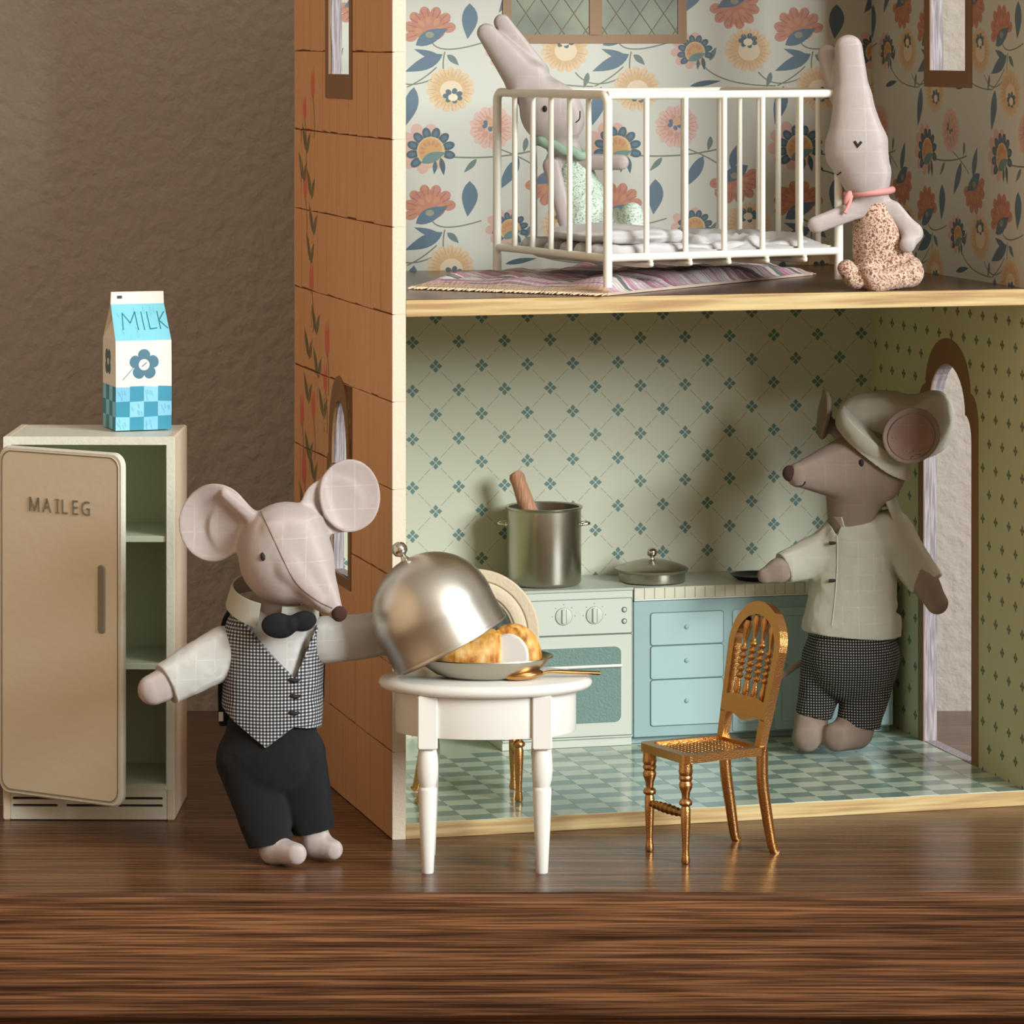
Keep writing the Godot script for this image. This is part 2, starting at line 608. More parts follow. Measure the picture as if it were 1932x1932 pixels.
# outline of an opening with round shoulders and a narrower round or pointed top, anticlockwise from the lower left
func arch(x0: float, x1: float, y0: float, ys: float, inset: float, top: float, power := 1.0) -> PackedVector2Array:
	var p := PackedVector2Array([Vector2(x0, y0), Vector2(x1, y0)])
	var r := inset
	for i in 7:
		var a := PI / 2 * i / 6.0
		p.append(Vector2(x1 - r + r * cos(a), ys - r * 1.5 + r * 1.5 * sin(a)))
	var c := (x0 + x1) * 0.5
	var w := (x1 - x0) * 0.5 - inset
	for i in 15:
		var a := PI * (i + 1) / 16.0
		var yy := pow(sin(a), power)
		p.append(Vector2(c + w * cos(a), ys + (top - ys) * yy))
	for i in 7:
		var a := PI / 2 * (6 - i) / 6.0
		p.append(Vector2(x0 + r - r * cos(a), ys - r * 1.5 + r * 1.5 * sin(a)))
	return p

func smooth_path(pts: PackedVector3Array, steps := 6) -> PackedVector3Array:
	var c := Curve3D.new()
	var m := pts.size()
	for i in m:
		var t := (pts[mini(i + 1, m - 1)] - pts[maxi(i - 1, 0)]) / 6.0
		c.add_point(pts[i], -t, t)
	var o := PackedVector3Array()
	for i in m - 1:
		for s in steps: o.append(c.sample(i, float(s) / steps))
	o.append(pts[m - 1])
	return o

func _ready() -> void:
	rng.seed = 11
	# camera: level, long lens, shifted down
	var cam := Camera3D.new()
	cam.name = "camera"
	cam.projection = Camera3D.PROJECTION_FRUSTUM
	cam.near = 0.05
	cam.far = 20.0
	cam.size = 2.0 * 0.05 * 966.0 / 7400.0
	cam.frustum_offset = Vector2(0, -0.05 * 898.0 / 7400.0)
	cam.position = Vector3(0, 32.8, 160) * CM
	add_child(cam)
	cam.current = true
	# the room is closed; outside its window there is a plain overcast sky
	var we := WorldEnvironment.new()
	we.name = "surroundings"
	var env := Environment.new()
	env.background_mode = Environment.BG_COLOR
	env.background_color = Color(0.80, 0.86, 0.93)
	env.tonemap_mode = Environment.TONE_MAPPER_LINEAR
	env.tonemap_exposure = 1.0
	env.sdfgi_enabled = true
	env.ssao_enabled = true
	env.ssil_enabled = true
	we.environment = env
	add_child(we)
	# daylight of the tall window in the right-hand wall
	var day := AreaLight3D.new()
	day.name = "window_daylight"
	day.area_size = Vector2(1.2, 0.9)
	day.light_color = Color(0.955, 0.985, 1.0)
	day.light_energy = 11.9
	day.area_range = 12.0
	day.area_attenuation = 2.0
	day.shadow_enabled = true
	day.position = Vector3(164, 94, 168) * CM
	day.rotation_degrees.y = 90.0
	add_child(day)
	materials()
	room()
	sideboard()
	dollhouse()
	kitchen()
	fridge()
	nursery()
	dining()
	waiter()
	chef()
	rabbit_in_crib()
	rabbit_on_floor()

# ---------------------------------------------------------------- materials
func materials() -> void:
	var linen := noise_tex(0.12, 2, 512)
	var fine := noise_tex(0.03, 4, 512)
	var plaster := noise_tex(0.016, 5, 1024, FastNoiseLite.TYPE_SIMPLEX_SMOOTH, null, 4)
	M.plaster = relief(triplanar(mat(Color(0.68, 0.64, 0.60), 0.95), Vector3.ONE * 0.06), plaster, 0.10)
	M.paint_white = relief(triplanar(mat(Color(0.76, 0.735, 0.69), 0.9), Vector3.ONE * 0.01), fine, 0.05)
	M.paint_warm = mat(Color(0.82, 0.70, 0.57), 0.9)
	M.paint_dark = mat(Color(0.62, 0.53, 0.43), 0.9)
	M.floor = triplanar(mat(Color(0.52, 0.38, 0.26), 0.55), Vector3(0.02, 0.02, 0.15))
	M.floor.albedo_texture = noise_tex(0.01, 3, 256, FastNoiseLite.TYPE_SIMPLEX_SMOOTH, ramp([[0.0, Color(0.6, 0.6, 0.6)], [1.0, Color.WHITE]]))
	# sideboard: dark oiled wood, grain along x
	var grain := noise_tex(0.011, 5, 1024, FastNoiseLite.TYPE_SIMPLEX_SMOOTH, ramp([[0.15, Color(0.30, 0.19, 0.125)], [0.38, Color(0.395, 0.26, 0.17)], [0.55, Color(0.46, 0.305, 0.20)], [0.72, Color(0.55, 0.375, 0.245)], [0.92, Color(0.46, 0.295, 0.185)]]), 3)
	var pores := noise_tex(0.05, 3, 1024, FastNoiseLite.TYPE_SIMPLEX_SMOOTH, ramp([[0.25, Color(0.62, 0.62, 0.62)], [0.6, Color(1, 1, 1)]]), 9)
	M.wood = triplanar(mat(Color.WHITE, 0.22), Vector3(0.0028, 0.20, 0.20))
	M.wood.albedo_texture = grain
	M.wood.detail_enabled = true
	M.wood.detail_albedo = pores
	M.wood.detail_blend_mode = BaseMaterial3D.BLEND_MODE_MUL
	M.wood.detail_uv_layer = BaseMaterial3D.DETAIL_UV_1
	relief(M.wood, pores, 0.012)
	M.wood.metallic_specular = 0.42
	M.raw_wood = triplanar(mat(Color.WHITE, 0.7), Vector3(0.02, 0.5, 0.5))
	M.raw_wood.albedo_texture = noise_tex(0.012, 4, 512, FastNoiseLite.TYPE_SIMPLEX_SMOOTH, ramp([[0.2, Color(0.66, 0.52, 0.34)], [0.5, Color(0.76, 0.64, 0.43)], [0.85, Color(0.82, 0.73, 0.53)]]), 6)
	M.cream = relief(triplanar(mat(Color(0.88, 0.81, 0.71), 0.6), Vector3.ONE * 0.3), fine, 0.01)
	M.reveal = triplanar(mat(Color.WHITE, 0.9), Vector3(1.2, 0.06, 1.2))
	M.reveal.albedo_texture = noise_tex(0.03, 3, 256, FastNoiseLite.TYPE_SIMPLEX_SMOOTH, ramp([[0.25, Color(0.55, 0.51, 0.52)], [0.7, Color(0.72, 0.68, 0.69)]]), 8)
	M.brown_frame = mat(Color(0.55, 0.405, 0.26), 0.6)
	M.board_gap = mat(Color(0.46, 0.29, 0.17), 0.9)
	M.dark_floor = triplanar(mat(Color.WHITE, 0.22), Vector3(0.03, 0.5, 0.5))
	M.dark_floor.albedo_texture = noise_tex(0.012, 4, 512, FastNoiseLite.TYPE_SIMPLEX_SMOOTH, ramp([[0.2, Color(0.26, 0.17, 0.10)], [0.8, Color(0.42, 0.29, 0.18)]]), 7)
	M.steel = mat(Color(0.86, 0.84, 0.80), 0.34, 1.0)
	M.pewter = mat(Color(0.70, 0.675, 0.615), 0.30, 1.0)
	M.plate = relief(triplanar(mat(Color(0.84, 0.765, 0.65), 0.6), Vector3.ONE * 0.3), fine, 0.01)
	M.steel_shiny = mat(Color(0.84, 0.82, 0.78), 0.12, 1.0)
	M.gold = relief(triplanar(mat(Color(0.80, 0.60, 0.37), 0.27, 1.0), Vector3.ONE * 0.8), fine, 0.006)
	M.gold_spoon = mat(Color(0.80, 0.60, 0.36), 0.25, 1.0)
	M.white_lacquer = mat(Color(0.90, 0.885, 0.85), 0.28)
	M.crib_white = mat(Color(0.93, 0.91, 0.85), 0.4)
	M.skin = relief(triplanar(mat(Color(0.845, 0.775, 0.745), 0.95), Vector3.ONE * 1.1), linen, 0.03)
	M.skin_dark = relief(triplanar(mat(Color(0.66, 0.57, 0.51), 0.95), Vector3.ONE * 1.1), linen, 0.03)
	M.rabbit = relief(triplanar(mat(Color(0.87, 0.81, 0.785), 0.95), Vector3.ONE * 1.1), linen, 0.03)
	for m in [M.skin, M.skin_dark, M.rabbit]:
		m.rim_enabled = true; m.rim = 0.25; m.rim_tint = 0.5
	M.ear_pink = relief(triplanar(mat(Color(0.66, 0.53, 0.47), 0.95), Vector3.ONE * 1.1), linen, 0.03)
	M.nose = relief(triplanar(mat(Color(0.34, 0.19, 0.15), 0.7), Vector3.ONE * 2.0), linen, 0.03)
	M.thread = mat(Color(0.12, 0.08, 0.07), 0.7)
	M.seam = mat(Color(0.50, 0.42, 0.37), 0.95)
	M.cotton = relief(triplanar(mat(Color(0.91, 0.895, 0.86), 0.95), Vector3.ONE * 1.4), linen, 0.025)
	M.cotton_cream = relief(triplanar(mat(Color(0.86, 0.84, 0.765), 0.95), Vector3.ONE * 1.4), linen, 0.025)
	M.black_cloth = relief(triplanar(mat(Color(0.060, 0.060, 0.075), 0.95), Vector3.ONE * 1.2), linen, 0.03)
	M.black_cloth.rim_enabled = true; M.black_cloth.rim = 0.15
	M.bow = relief(triplanar(mat(Color(0.03, 0.03, 0.055), 0.8), Vector3.ONE * 1.5), linen, 0.01)
	M.vest = relief(triplanar(mat(Color.WHITE, 0.95), Vector3.ONE / 0.27), linen, 0.01)
	M.vest.albedo_texture = checks(Color(0.93, 0.92, 0.90), Color(0.42, 0.42, 0.44), Color(0.08, 0.085, 0.10))
	M.chef_check = relief(triplanar(mat(Color.WHITE, 0.95), Vector3.ONE / 0.24), linen, 0.01)
	M.chef_check.albedo_texture = checks(Color(0.72, 0.68, 0.62), Color(0.12, 0.12, 0.14), Color(0.05, 0.055, 0.07))
	M.green_print = triplanar(mat(Color.WHITE, 0.95), Vector3.ONE * 0.45)
	M.green_print.albedo_texture = noise_tex(0.03, 3, 512, FastNoiseLite.TYPE_SIMPLEX_SMOOTH, ramp([[0.22, Color(0.50, 0.60, 0.50)], [0.38, Color(0.70, 0.78, 0.70)], [0.48, Color(0.85, 0.88, 0.83)], [0.60, Color(0.87, 0.90, 0.86)], [0.78, Color(0.62, 0.72, 0.63)]]), 12)
	M.red_print = triplanar(mat(Color.WHITE, 0.95), Vector3.ONE * 0.42)
	M.red_print.albedo_texture = noise_tex(0.022, 3, 512, FastNoiseLite.TYPE_SIMPLEX_SMOOTH, ramp([[0.22, Color(0.46, 0.33, 0.25)], [0.36, Color(0.66, 0.46, 0.38)], [0.45, Color(0.82, 0.72, 0.63)], [0.56, Color(0.87, 0.81, 0.73)], [0.66, Color(0.76, 0.52, 0.47)], [0.80, Color(0.50, 0.40, 0.30)]]), 13)
	M.mint = relief(triplanar(mat(Color(0.68, 0.80, 0.70), 0.9), Vector3.ONE * 1.4), linen, 0.02)
	M.pink = mat(Color(0.85, 0.58, 0.56), 0.6)
	M.stove = mat(Color(0.78, 0.79, 0.735), 0.5)
	M.stove_line = mat(Color(0.36, 0.44, 0.40), 0.6)
	M.oven_glass = relief(triplanar(mat(Color(0.41, 0.51, 0.475), 0.35), Vector3.ONE * 0.4), fine, 0.01)
	M.blue = mat(Color(0.575, 0.675, 0.67), 0.5)
	M.blue_light = mat(Color(0.635, 0.735, 0.735), 0.5)
	M.blue_line = mat(Color(0.33, 0.42, 0.43), 0.6)
	M.worktop = mat(Color(0.72, 0.745, 0.68), 0.35)
	M.edge_tile = mat(Color(0.82, 0.80, 0.71), 0.35)
	M.tile_dark = mat(Color(0.475, 0.56, 0.515), 0.16)
	M.tile_light = mat(Color(0.72, 0.765, 0.685), 0.16)
	M.fridge = relief(triplanar(mat(Color(0.86, 0.845, 0.775), 0.45), Vector3.ONE * 0.2), fine, 0.01)
	M.fridge_side = mat(Color(0.86, 0.79, 0.68), 0.5)
	M.fridge_in = mat(Color(0.76, 0.79, 0.69), 0.5)
	M.fridge_door = relief(triplanar(mat(Color(0.86, 0.81, 0.71), 0.36, 0.1), Vector3.ONE * 0.1), fine, 0.006)
	M.fridge_grey = mat(Color(0.50, 0.47, 0.41), 0.5)
	M.slot = mat(Color(0.20, 0.18, 0.15), 0.8)
	M.crust = triplanar(mat(Color.WHITE, 0.55), Vector3(0.20, 0.12, 0.20))
	M.crust.albedo_texture = noise_tex(0.02, 4, 512, FastNoiseLite.TYPE_SIMPLEX_SMOOTH, ramp([[0.15, Color(0.66, 0.38, 0.13)], [0.4, Color(0.83, 0.58, 0.26)], [0.7, Color(0.89, 0.70, 0.40)], [0.95, Color(0.93, 0.80, 0.56)]]), 21)
	M.crumb = mat(Color(0.84, 0.82, 0.78), 0.7)
	M.spoon_wood = triplanar(mat(Color.WHITE, 0.7), Vector3(2.0, 0.2, 2.0))
	M.spoon_wood.albedo_texture = noise_tex(0.02, 3, 256, FastNoiseLite.TYPE_SIMPLEX_SMOOTH, ramp([[0.2, Color(0.66, 0.46, 0.34)], [0.8, Color(0.80, 0.60, 0.46)]]), 22)
	M.dark_metal = mat(Color(0.12, 0.12, 0.13), 0.4, 0.6)
	M.pane_grey = triplanar(mat(Color.WHITE, 0.4), Vector3.ONE * 0.06)
	M.pane_grey.albedo_texture = noise_tex(0.012, 4, 256, FastNoiseLite.TYPE_SIMPLEX_SMOOTH, ramp([[0.2, Color(0.38, 0.40, 0.31)], [0.8, Color(0.55, 0.58, 0.46)]]), 23)
	M.window_frame = mat(Color(0.60, 0.47, 0.34), 0.6)
	M.lead = mat(Color(0.56, 0.49, 0.36), 0.6)
	M.sheet = relief(triplanar(mat(Color(0.92, 0.90, 0.89), 0.95), Vector3.ONE * 1.4), linen, 0.02)
	wallpapers()

func checks(light: Color, mid: Color, dark: Color) -> ImageTexture:
	var im := Image.create_empty(48, 48, false, Image.FORMAT_RGB8)
	im.fill(mid)
	for i in 2:
		for j in 2:
			im.fill_rect(Rect2i(i * 24 + 1, j * 24 + 1, 11, 11), light)
			im.fill_rect(Rect2i(i * 24 + 12, j * 24 + 12, 12, 12), dark)
	im.resize(192, 192, Image.INTERPOLATE_CUBIC)
	return ImageTexture.create_from_image(im)

func wallpapers() -> void:
	# kitchen: diamond trellis with small four-petalled flowers
	var g := Color(0.775, 0.775, 0.685)
	var p := Paint.new(1024, 1024, Vector2(2.18, 2.22), g)
	p.tile = Vector2(2.18, 2.22)
	var dk := Color(0.38, 0.50, 0.475)
	for c in [Vector2(0.545, 0.555), Vector2(1.635, 1.665)]:
		for s in [Vector2(1, 1), Vector2(1, -1), Vector2(-1, 1), Vector2(-1, -1)]:
			var e: Vector2 = c + Vector2(1.09, 1.11) * s
			p.stroke(PackedVector2Array([c.lerp(e, 0.23), c.lerp(e, 0.47)]), 0.032, Color(0.60, 0.61, 0.49))
		for i in 4:
			var d := Vector2.RIGHT.rotated(PI / 2 * i)
			p.poly(PackedVector2Array([c, c + d * 0.17 + d.orthogonal() * 0.125, c + d * 0.31, c + d * 0.17 - d.orthogonal() * 0.125]), dk)
		p.oval(c, 0.05, 0.05, 0, g.lerp(dk, 0.2))
	M.kitchen_paper = mat(Color.WHITE, 0.55)
	M.kitchen_paper.albedo_texture = p.done(512, 512)
	M.kitchen_paper.uv1_scale = Vector3(1 / 2.18, -1 / 2.22, 1)
	M.kitchen_paper.uv1_offset = Vector3((0.545 - 8.68) / 2.18, (0.555 + 17.65) / 2.22, 0)
	# the kitchen's side wall: the same green with small dark sprigs only
	var g2 := Color(0.78, 0.765, 0.605)
	var sp := Paint.new(512, 512, Vector2(1.5, 2.22), g2)
	sp.tile = Vector2(1.5, 2.22)
	for c in [Vector2(0.375, 0.555), Vector2(1.125, 1.665)]:
		for i in 4:
			var d := Vector2.RIGHT.rotated(PI / 2 * i)
			sp.poly(PackedVector2Array([c, c + d * 0.13 + d.orthogonal() * 0.10, c + d * 0.25, c + d * 0.13 - d.orthogonal() * 0.10]), Color(0.36, 0.41, 0.30))
	M.sprig_paper = mat(Color.WHITE, 0.6)
	M.sprig_paper.albedo_texture = sp.done(256, 256)
	M.sprig_paper.uv1_scale = Vector3(1 / 1.5, -1 / 2.22, 1)
	# nursery: trailing flowers
	var w := Paint.new(2048, 1976, Vector2(350, 338), Color(0.80, 0.795, 0.735))
	w.tile = Vector2(350, 338)
	var blue := Color(0.345, 0.43, 0.485)
	var deep := Color(0.26, 0.355, 0.385)
	var grey := Color(0.40, 0.47, 0.44)
	var stem := Color(0.46, 0.48, 0.38)
	var rust := Color(0.73, 0.475, 0.38)
	var straw := Color(0.82, 0.70, 0.52)
	var ochre := Color(0.79, 0.61, 0.37)
	var blush := Color(0.82, 0.66, 0.59)
	var s0 := Vector2(-765, 0)
	# stems first
	w.curve(Vector2(815, 82) + s0, Vector2(830, 105) + s0, Vector2(905, 82) + s0, 2.5, stem)
	w.curve(Vector2(838, 98) + s0, Vector2(834, 115) + s0, Vector2(835, 130) + s0, 2.5, stem)
	w.curve(Vector2(848, 298) + s0, Vector2(930, 304) + s0, Vector2(1000, 288) + s0, 3.0, stem)
	w.curve(Vector2(1082, 138) + s0, Vector2(1110, 175) + s0, Vector2(1165, 150) + s0, 2.5, stem)
	w.curve(Vector2(768, 165) + s0, Vector2(800, 150) + s0, Vector2(822, 128) + s0, 2.5, stem)
	w.curve(Vector2(975, 125) + s0, Vector2(1010, 165) + s0, Vector2(1115, 165) + s0, 2.5, stem)
	w.curve(Vector2(930, 280) + s0, Vector2(985, 300) + s0, Vector2(1010, 320) + s0, 2.5, stem)
	# blue leaves
	w.leaf(Vector2(884, 6) + s0, Vector2(880, 74) + s0, 17, blue)
	w.leaf(Vector2(834, 103) + s0, Vector2(764, 136) + s0, 14, blue)
	w.leaf(Vector2(832, 110) + s0, Vector2(781, 93) + s0, 8, blue)
	w.leaf(Vector2(842, 104) + s0, Vector2(864, 124) + s0, 7, grey)
	w.leaf(Vector2(781, 165) + s0, Vector2(764, 240) + s0, 15, blue)
	w.leaf(Vector2(976, 300) + s0, Vector2(938, 362) + s0, 13, blue)
	w.leaf(Vector2(897, 302) + s0, Vector2(873, 328) + s0, 6, grey)
	w.leaf(Vector2(1106, 138) + s0, Vector2(1098, 168) + s0, 6, grey)
	w.leaf(Vector2(988, 116) + s0, Vector2(1001, 90) + s0, 6, grey)
	w.leaf(Vector2(950, 165) + s0, Vector2(1010, 155) + s0, 6, deep)
	w.leaf(Vector2(990, 262) + s0, Vector2(985, 290) + s0, 6, grey)
	w.leaf(Vector2(1030, 326) + s0, Vector2(1050, 270) + s0, 12, blue)
	# straw rosettes with blue hearts
	for c in [Vector2(848, 170), Vector2(1062, 95)]:
		w.rosette(c + s0, 15, 34, 11, 0.95, 0.1, straw.lerp(Color.WHITE, 0.12))
		w.oval(c + s0, 35, 33, 0, straw)
		w.rosette(c + s0, 11, 23, 7, 0.95, 0.3, straw.lerp(ochre, 0.4))
		w.oval(c + s0 + Vector2(2, 2), 21, 19, 0, straw.lerp(Color.WHITE, 0.3))
		var h: Vector2 = c + s0 + (Vector2(5, 12) if c.x < 900 else Vector2(0, -18))
		w.rosette(h, 7, 13, 6, 0.7, PI, deep.lerp(grey, 0.3))
		w.oval(h + Vector2(0, 3), 9, 7, 0, straw.lerp(Color.WHITE, 0.4))
		for i in 30:
			var d := Vector2.RIGHT.rotated(TAU * i / 30.0)
			w.stroke(PackedVector2Array([c + s0 + d * 27, c + s0 + d * (36 + 4 * (i % 2))]), 1.3, straw.lerp(rust, 0.45))
	# blush rosette
	var c1 := Vector2(925, 243) + s0
	w.rosette(c1, 13, 31, 11, 1.0, 0, blush.lerp(Color.WHITE, 0.1))
	w.oval(c1, 32, 32, 0, blush)
	for i in 26:
		var d := Vector2.RIGHT.rotated(TAU * i / 26.0)
		w.stroke(PackedVector2Array([c1 + d * 24, c1 + d * (34 + 4 * (i % 2))]), 1.3, blush.lerp(rust, 0.6))
	w.rosette(c1, 9, 19, 7, 0.9, 0.2, rust.lerp(blush, 0.55))
	w.rosette(c1 + Vector2(-4, -4), 5, 10, 5, 0.6, 0.3, blue)
	w.oval(c1 + Vector2(2, -10), 10, 7, 0, ochre.lerp(blush, 0.4))
	# rust fans on a blue cup
	for c in [Vector2(806, 52), Vector2(1040, 15)]:
		var f: Vector2 = c + s0
		var sg := 1.0 if c.x < 900 else -1.0
		for i in 7:
			var d := Vector2(-sin(1.9 - i * 0.55), -cos(1.9 - i * 0.55)) * Vector2(sg, sg)
			w.oval(f + Vector2(4, 6) * sg + d * Vector2(36, 34), 13, 10, d.angle(), rust.lerp(straw, 0.15))
		w.oval(f + Vector2(2, -2) * sg, 33, 28, 0.3, rust)
		for i in 5:
			var d := Vector2(-sin(1.5 - i * 0.7), -cos(1.5 - i * 0.7)) * sg
			w.oval(f + Vector2(4, 8) * sg + d * 22, 8, 5, d.angle(), rust.lerp(ochre, 0.45))
		for i in 12:
			var d := Vector2(-sin(1.9 - i * 0.3), -cos(1.9 - i * 0.3)) * sg
			w.stroke(PackedVector2Array([f + Vector2(4, 6) * sg + d * 26, f + Vector2(4, 6) * sg + d * 42]), 1.5, rust.lerp(Color(0.5, 0.25, 0.2), 0.45))
		w.leaf(f + Vector2(-22, 34) * sg, f + Vector2(38, 2) * sg, 15, blue)
		w.oval(f + Vector2(4, 14) * sg, 8, 6, 0, grey.lerp(straw, 0.4))
	# big flowers: blush petals, dark blue scallops, ochre heart
	for c in [Vector2(812, 287), Vector2(960, 100)]:
		var f: Vector2 = c + s0
		var q := 0.75 if c.x > 900 else 1.0
		w.rosette(f + Vector2(-14, -6) * q, 9, 34 * q, 15 * q, 1.0, 0.2, blush)
		w.oval(f + Vector2(-10, -4) * q, 36 * q, 38 * q, 0, blush)
		for i in 9:
			var d := Vector2(cos(-2.9 + i * 0.5 - 0.9), sin(-2.9 + i * 0.5 - 0.9))
			w.oval(f + d * 34 * q, 12 * q, 8 * q, d.angle(), deep)
			w.oval(f + d * 35 * q, 6 * q, 4 * q, d.angle(), blue)
		w.oval(f, 26 * q, 28 * q, 0, straw)
		w.oval(f + Vector2(-1, -1) * q, 22 * q, 24 * q, 0, ochre)
		for i in 6:
			var d := Vector2(cos(-3.3 + i * 0.5), sin(-3.3 + i * 0.5))
			w.oval(f + d * 16 * q, 5 * q, 3 * q, d.angle(), rust.lerp(ochre, 0.4))
		w.leaf(f + Vector2(-18, 22) * q, f + Vector2(28, 2) * q, 11 * q, grey.lerp(Color(0.4, 0.6, 0.6), 0.4))
		w.leaf(f + Vector2(18, 12) * q, f + Vector2(24, 46) * q, 6 * q, deep)
		w.leaf(f + Vector2(8, 18) * q, f + Vector2(6, 44) * q, 5 * q, deep.lerp(blue, 0.4))
	# low blush flower with an ochre heart
	var c2 := Vector2(945, 422 - 338) + s0
	M.nursery_paper = mat(Color.WHITE, 0.5)
	M.nursery_paper.albedo_texture = w.done(1024, 988)
	M.nursery_paper.uv1_scale = Vector3(1 / 8.93, -1 / 8.17, 1)
	M.nursery_paper.uv1_offset = Vector3(-5.07 / 8.93, 34.45 / 8.17, 0)
	# outside of the house: painted boards with a climbing plant; 19.5 by 42 cm
	var o := Paint.new(780, 1680, Vector2(19.5, 42), Color(0.875, 0.655, 0.46))
	for i in 260:
		var x := rng.randf() * 19.5
		var y := rng.randf() * 42.0
		o.stroke(PackedVector2Array([Vector2(x, y), Vector2(x + rng.randf_range(-0.05, 0.05), y + rng.randf_range(1.5, 4.0))]), rng.randf_range(0.03, 0.10), Color(0.875, 0.655, 0.46).lerp(Color(0.74, 0.52, 0.37) if rng.randf() < 0.6 else Color(0.90, 0.71, 0.55), rng.randf_range(0.25, 0.6)))
	var red := Color(0.86, 0.45, 0.36)
	var lf := Color(0.46, 0.42, 0.29)
	for t in [[15.46, 30.5, 1.0], [17.2, 29.4, 0.8], [17.1, 26.0, 1.0], [15.7, 21.8, 1.1], [12.5, 19.3, 1.2], [12.8, 17.6, 0.9], [17.75, 15.7, 1.1], [15.3, 16.2, 0.9], [17.3, 13.2, 1.2], [15.0, 11.5, 1.0]]:
		var q := Vector2(19.5 - t[0], 42.0 - t[1])
		o.oval(q, 0.42 * t[2], 0.5 * t[2], 0, red)
		o.leaf(q + Vector2(-0.3, 0.2) * t[2], q + Vector2(-0.15, -0.9) * t[2], 0.22, red.lerp(Color(0.9, 0.5, 0.4), 0.3))
		o.leaf(q + Vector2(0.25, 0.2) * t[2], q + Vector2(0.2, -1.0) * t[2], 0.22, red)
		o.curve(q + Vector2(0, 0.4), q + Vector2(0.5, 1.2), q + Vector2(0.3, 2.2), 0.14, lf)
	for t in [[17.0, 28.2], [17.7, 26.9], [16.0, 26.2], [15.5, 24.6], [16.1, 23.3], [15.0, 20.2], [16.5, 19.0], [14.6, 18.3], [13.4, 16.6], [16.6, 17.0], [16.4, 14.4], [15.4, 13.6], [17.6, 12.0]]:
		var q := Vector2(19.5 - t[0], 42.0 - t[1])
		o.leaf(q + Vector2(0.3, 0.6), q + Vector2(-0.8, -0.7), 0.32, lf)
		o.leaf(q + Vector2(0.2, 0.7), q + Vector2(1.0, -0.3), 0.28, lf.lerp(Color(0.5, 0.5, 0.3), 0.3))
	M.outside = mat(Color.WHITE, 0.6)
	M.outside.albedo_texture = o.done(780, 1680)
	M.outside.uv1_scale = Vector3(1 / 19.5, -1 / 42.0, 1)
	M.outside.uv1_offset = Vector3(1.0, 1.0, 0)

# ---------------------------------------------------------------- the room round the sideboard
func room() -> void:
	struct("floor", MB.new().box(Vector3(0, -83, 150), Vector3(380, 10, 400)), M.floor)
	struct("wall_back", MB.new().box(Vector3(0, 45, -36), Vector3(380, 260, 10)), M.plaster)
	struct("wall_left", MB.new().box(Vector3(-175, 45, 150), Vector3(10, 260, 362)), M.paint_warm)
	struct("wall_front", MB.new().box(Vector3(0, 45, 336), Vector3(380, 260, 10)), M.paint_dark)
	struct("ceiling", MB.new().box(Vector3(0, 175, 150), Vector3(380, 10, 400)), M.paint_white)
	var side := Transform3D(Basis(Vector3(0, 0, 1), Vector3(0, 1, 0), Vector3(-1, 0, 0)), Vector3(170, 0, 0))
	var hole := rect(102, 46, 234, 142)
	struct("wall_right", slab(-31, -83, 331, 175, [hole], -10, 0).moved(side), M.paint_white)
	var w := Node3D.new()
	w.name = "window_1"
	add_child(w)
	w.position = Vector3(170, 94, 168) * CM
	w.set_meta("kind", "structure")
	var turn := Transform3D(Basis(Vector3(0, 0, 1), Vector3(0, 1, 0), Vector3(-1, 0, 0)), Vector3.ZERO)
	obj("window_frame", MB.new().ring(rect(-66, -48, 66, 48), rect(-62, -44, 62, 44), -8, -2).moved(turn), M.white_lacquer, w)
	for x in [-20.6, 20.6]: obj("glazing_bar", MB.new().box(Vector3(x, 0, -5), Vector3(2, 88, 3), 0.3).moved(turn), M.white_lacquer, w)
	obj("window_sill", MB.new().box(Vector3(0, -49, 0), Vector3(138, 2.5, 12), 0.4).moved(turn), M.white_lacquer, w)
	var pane := mat(Color(0.85, 0.9, 0.95), 0.5)
	pane.emission_enabled = true
	pane.emission = Color(0.955, 0.985, 1.0)
	pane.emission_energy_multiplier = 1.2
	for x in [-41.3, 0.0, 41.3]: obj("pane", MB.new().box(Vector3(x, 0, -6), Vector3(39.5, 88, 0.6)).moved(turn), pane, w)

func sideboard() -> void:
	var t := thing("sideboard", "long dark brown oiled wooden sideboard with bold straight grain that everything stands on", "sideboard", Vector3(0, 0, 0))
	var prof := PackedVector2Array()
	for q in rounded(-9.9, -4.85, 30.9, 0, 0.28, 6): prof.append(q)
	var turn := Transform3D(Basis(Vector3(0, 0, -1), Vector3(0, 1, 0), Vector3(1, 0, 0)), Vector3.ZERO)
	obj("top_board", MB.new().prism(prof, -95, 95, 0.1).moved(turn), M.wood, t)
	obj("carcass", MB.new().box(Vector3(0, -33, -11), Vector3(184, 56.3, 38), 0.2), M.wood, t)
	for x in [-88.0, 88.0]:
		for z in [-26.0, 4.0]: obj("foot", MB.new().box(Vector3(x, -69.5, z), Vector3(5, 17, 5), 0.3), M.wood, t)

# ---------------------------------------------------------------- the doll's house
const ROOM_W := 27.74
const ROOM_D := 18.9
const LEFT := 0.56

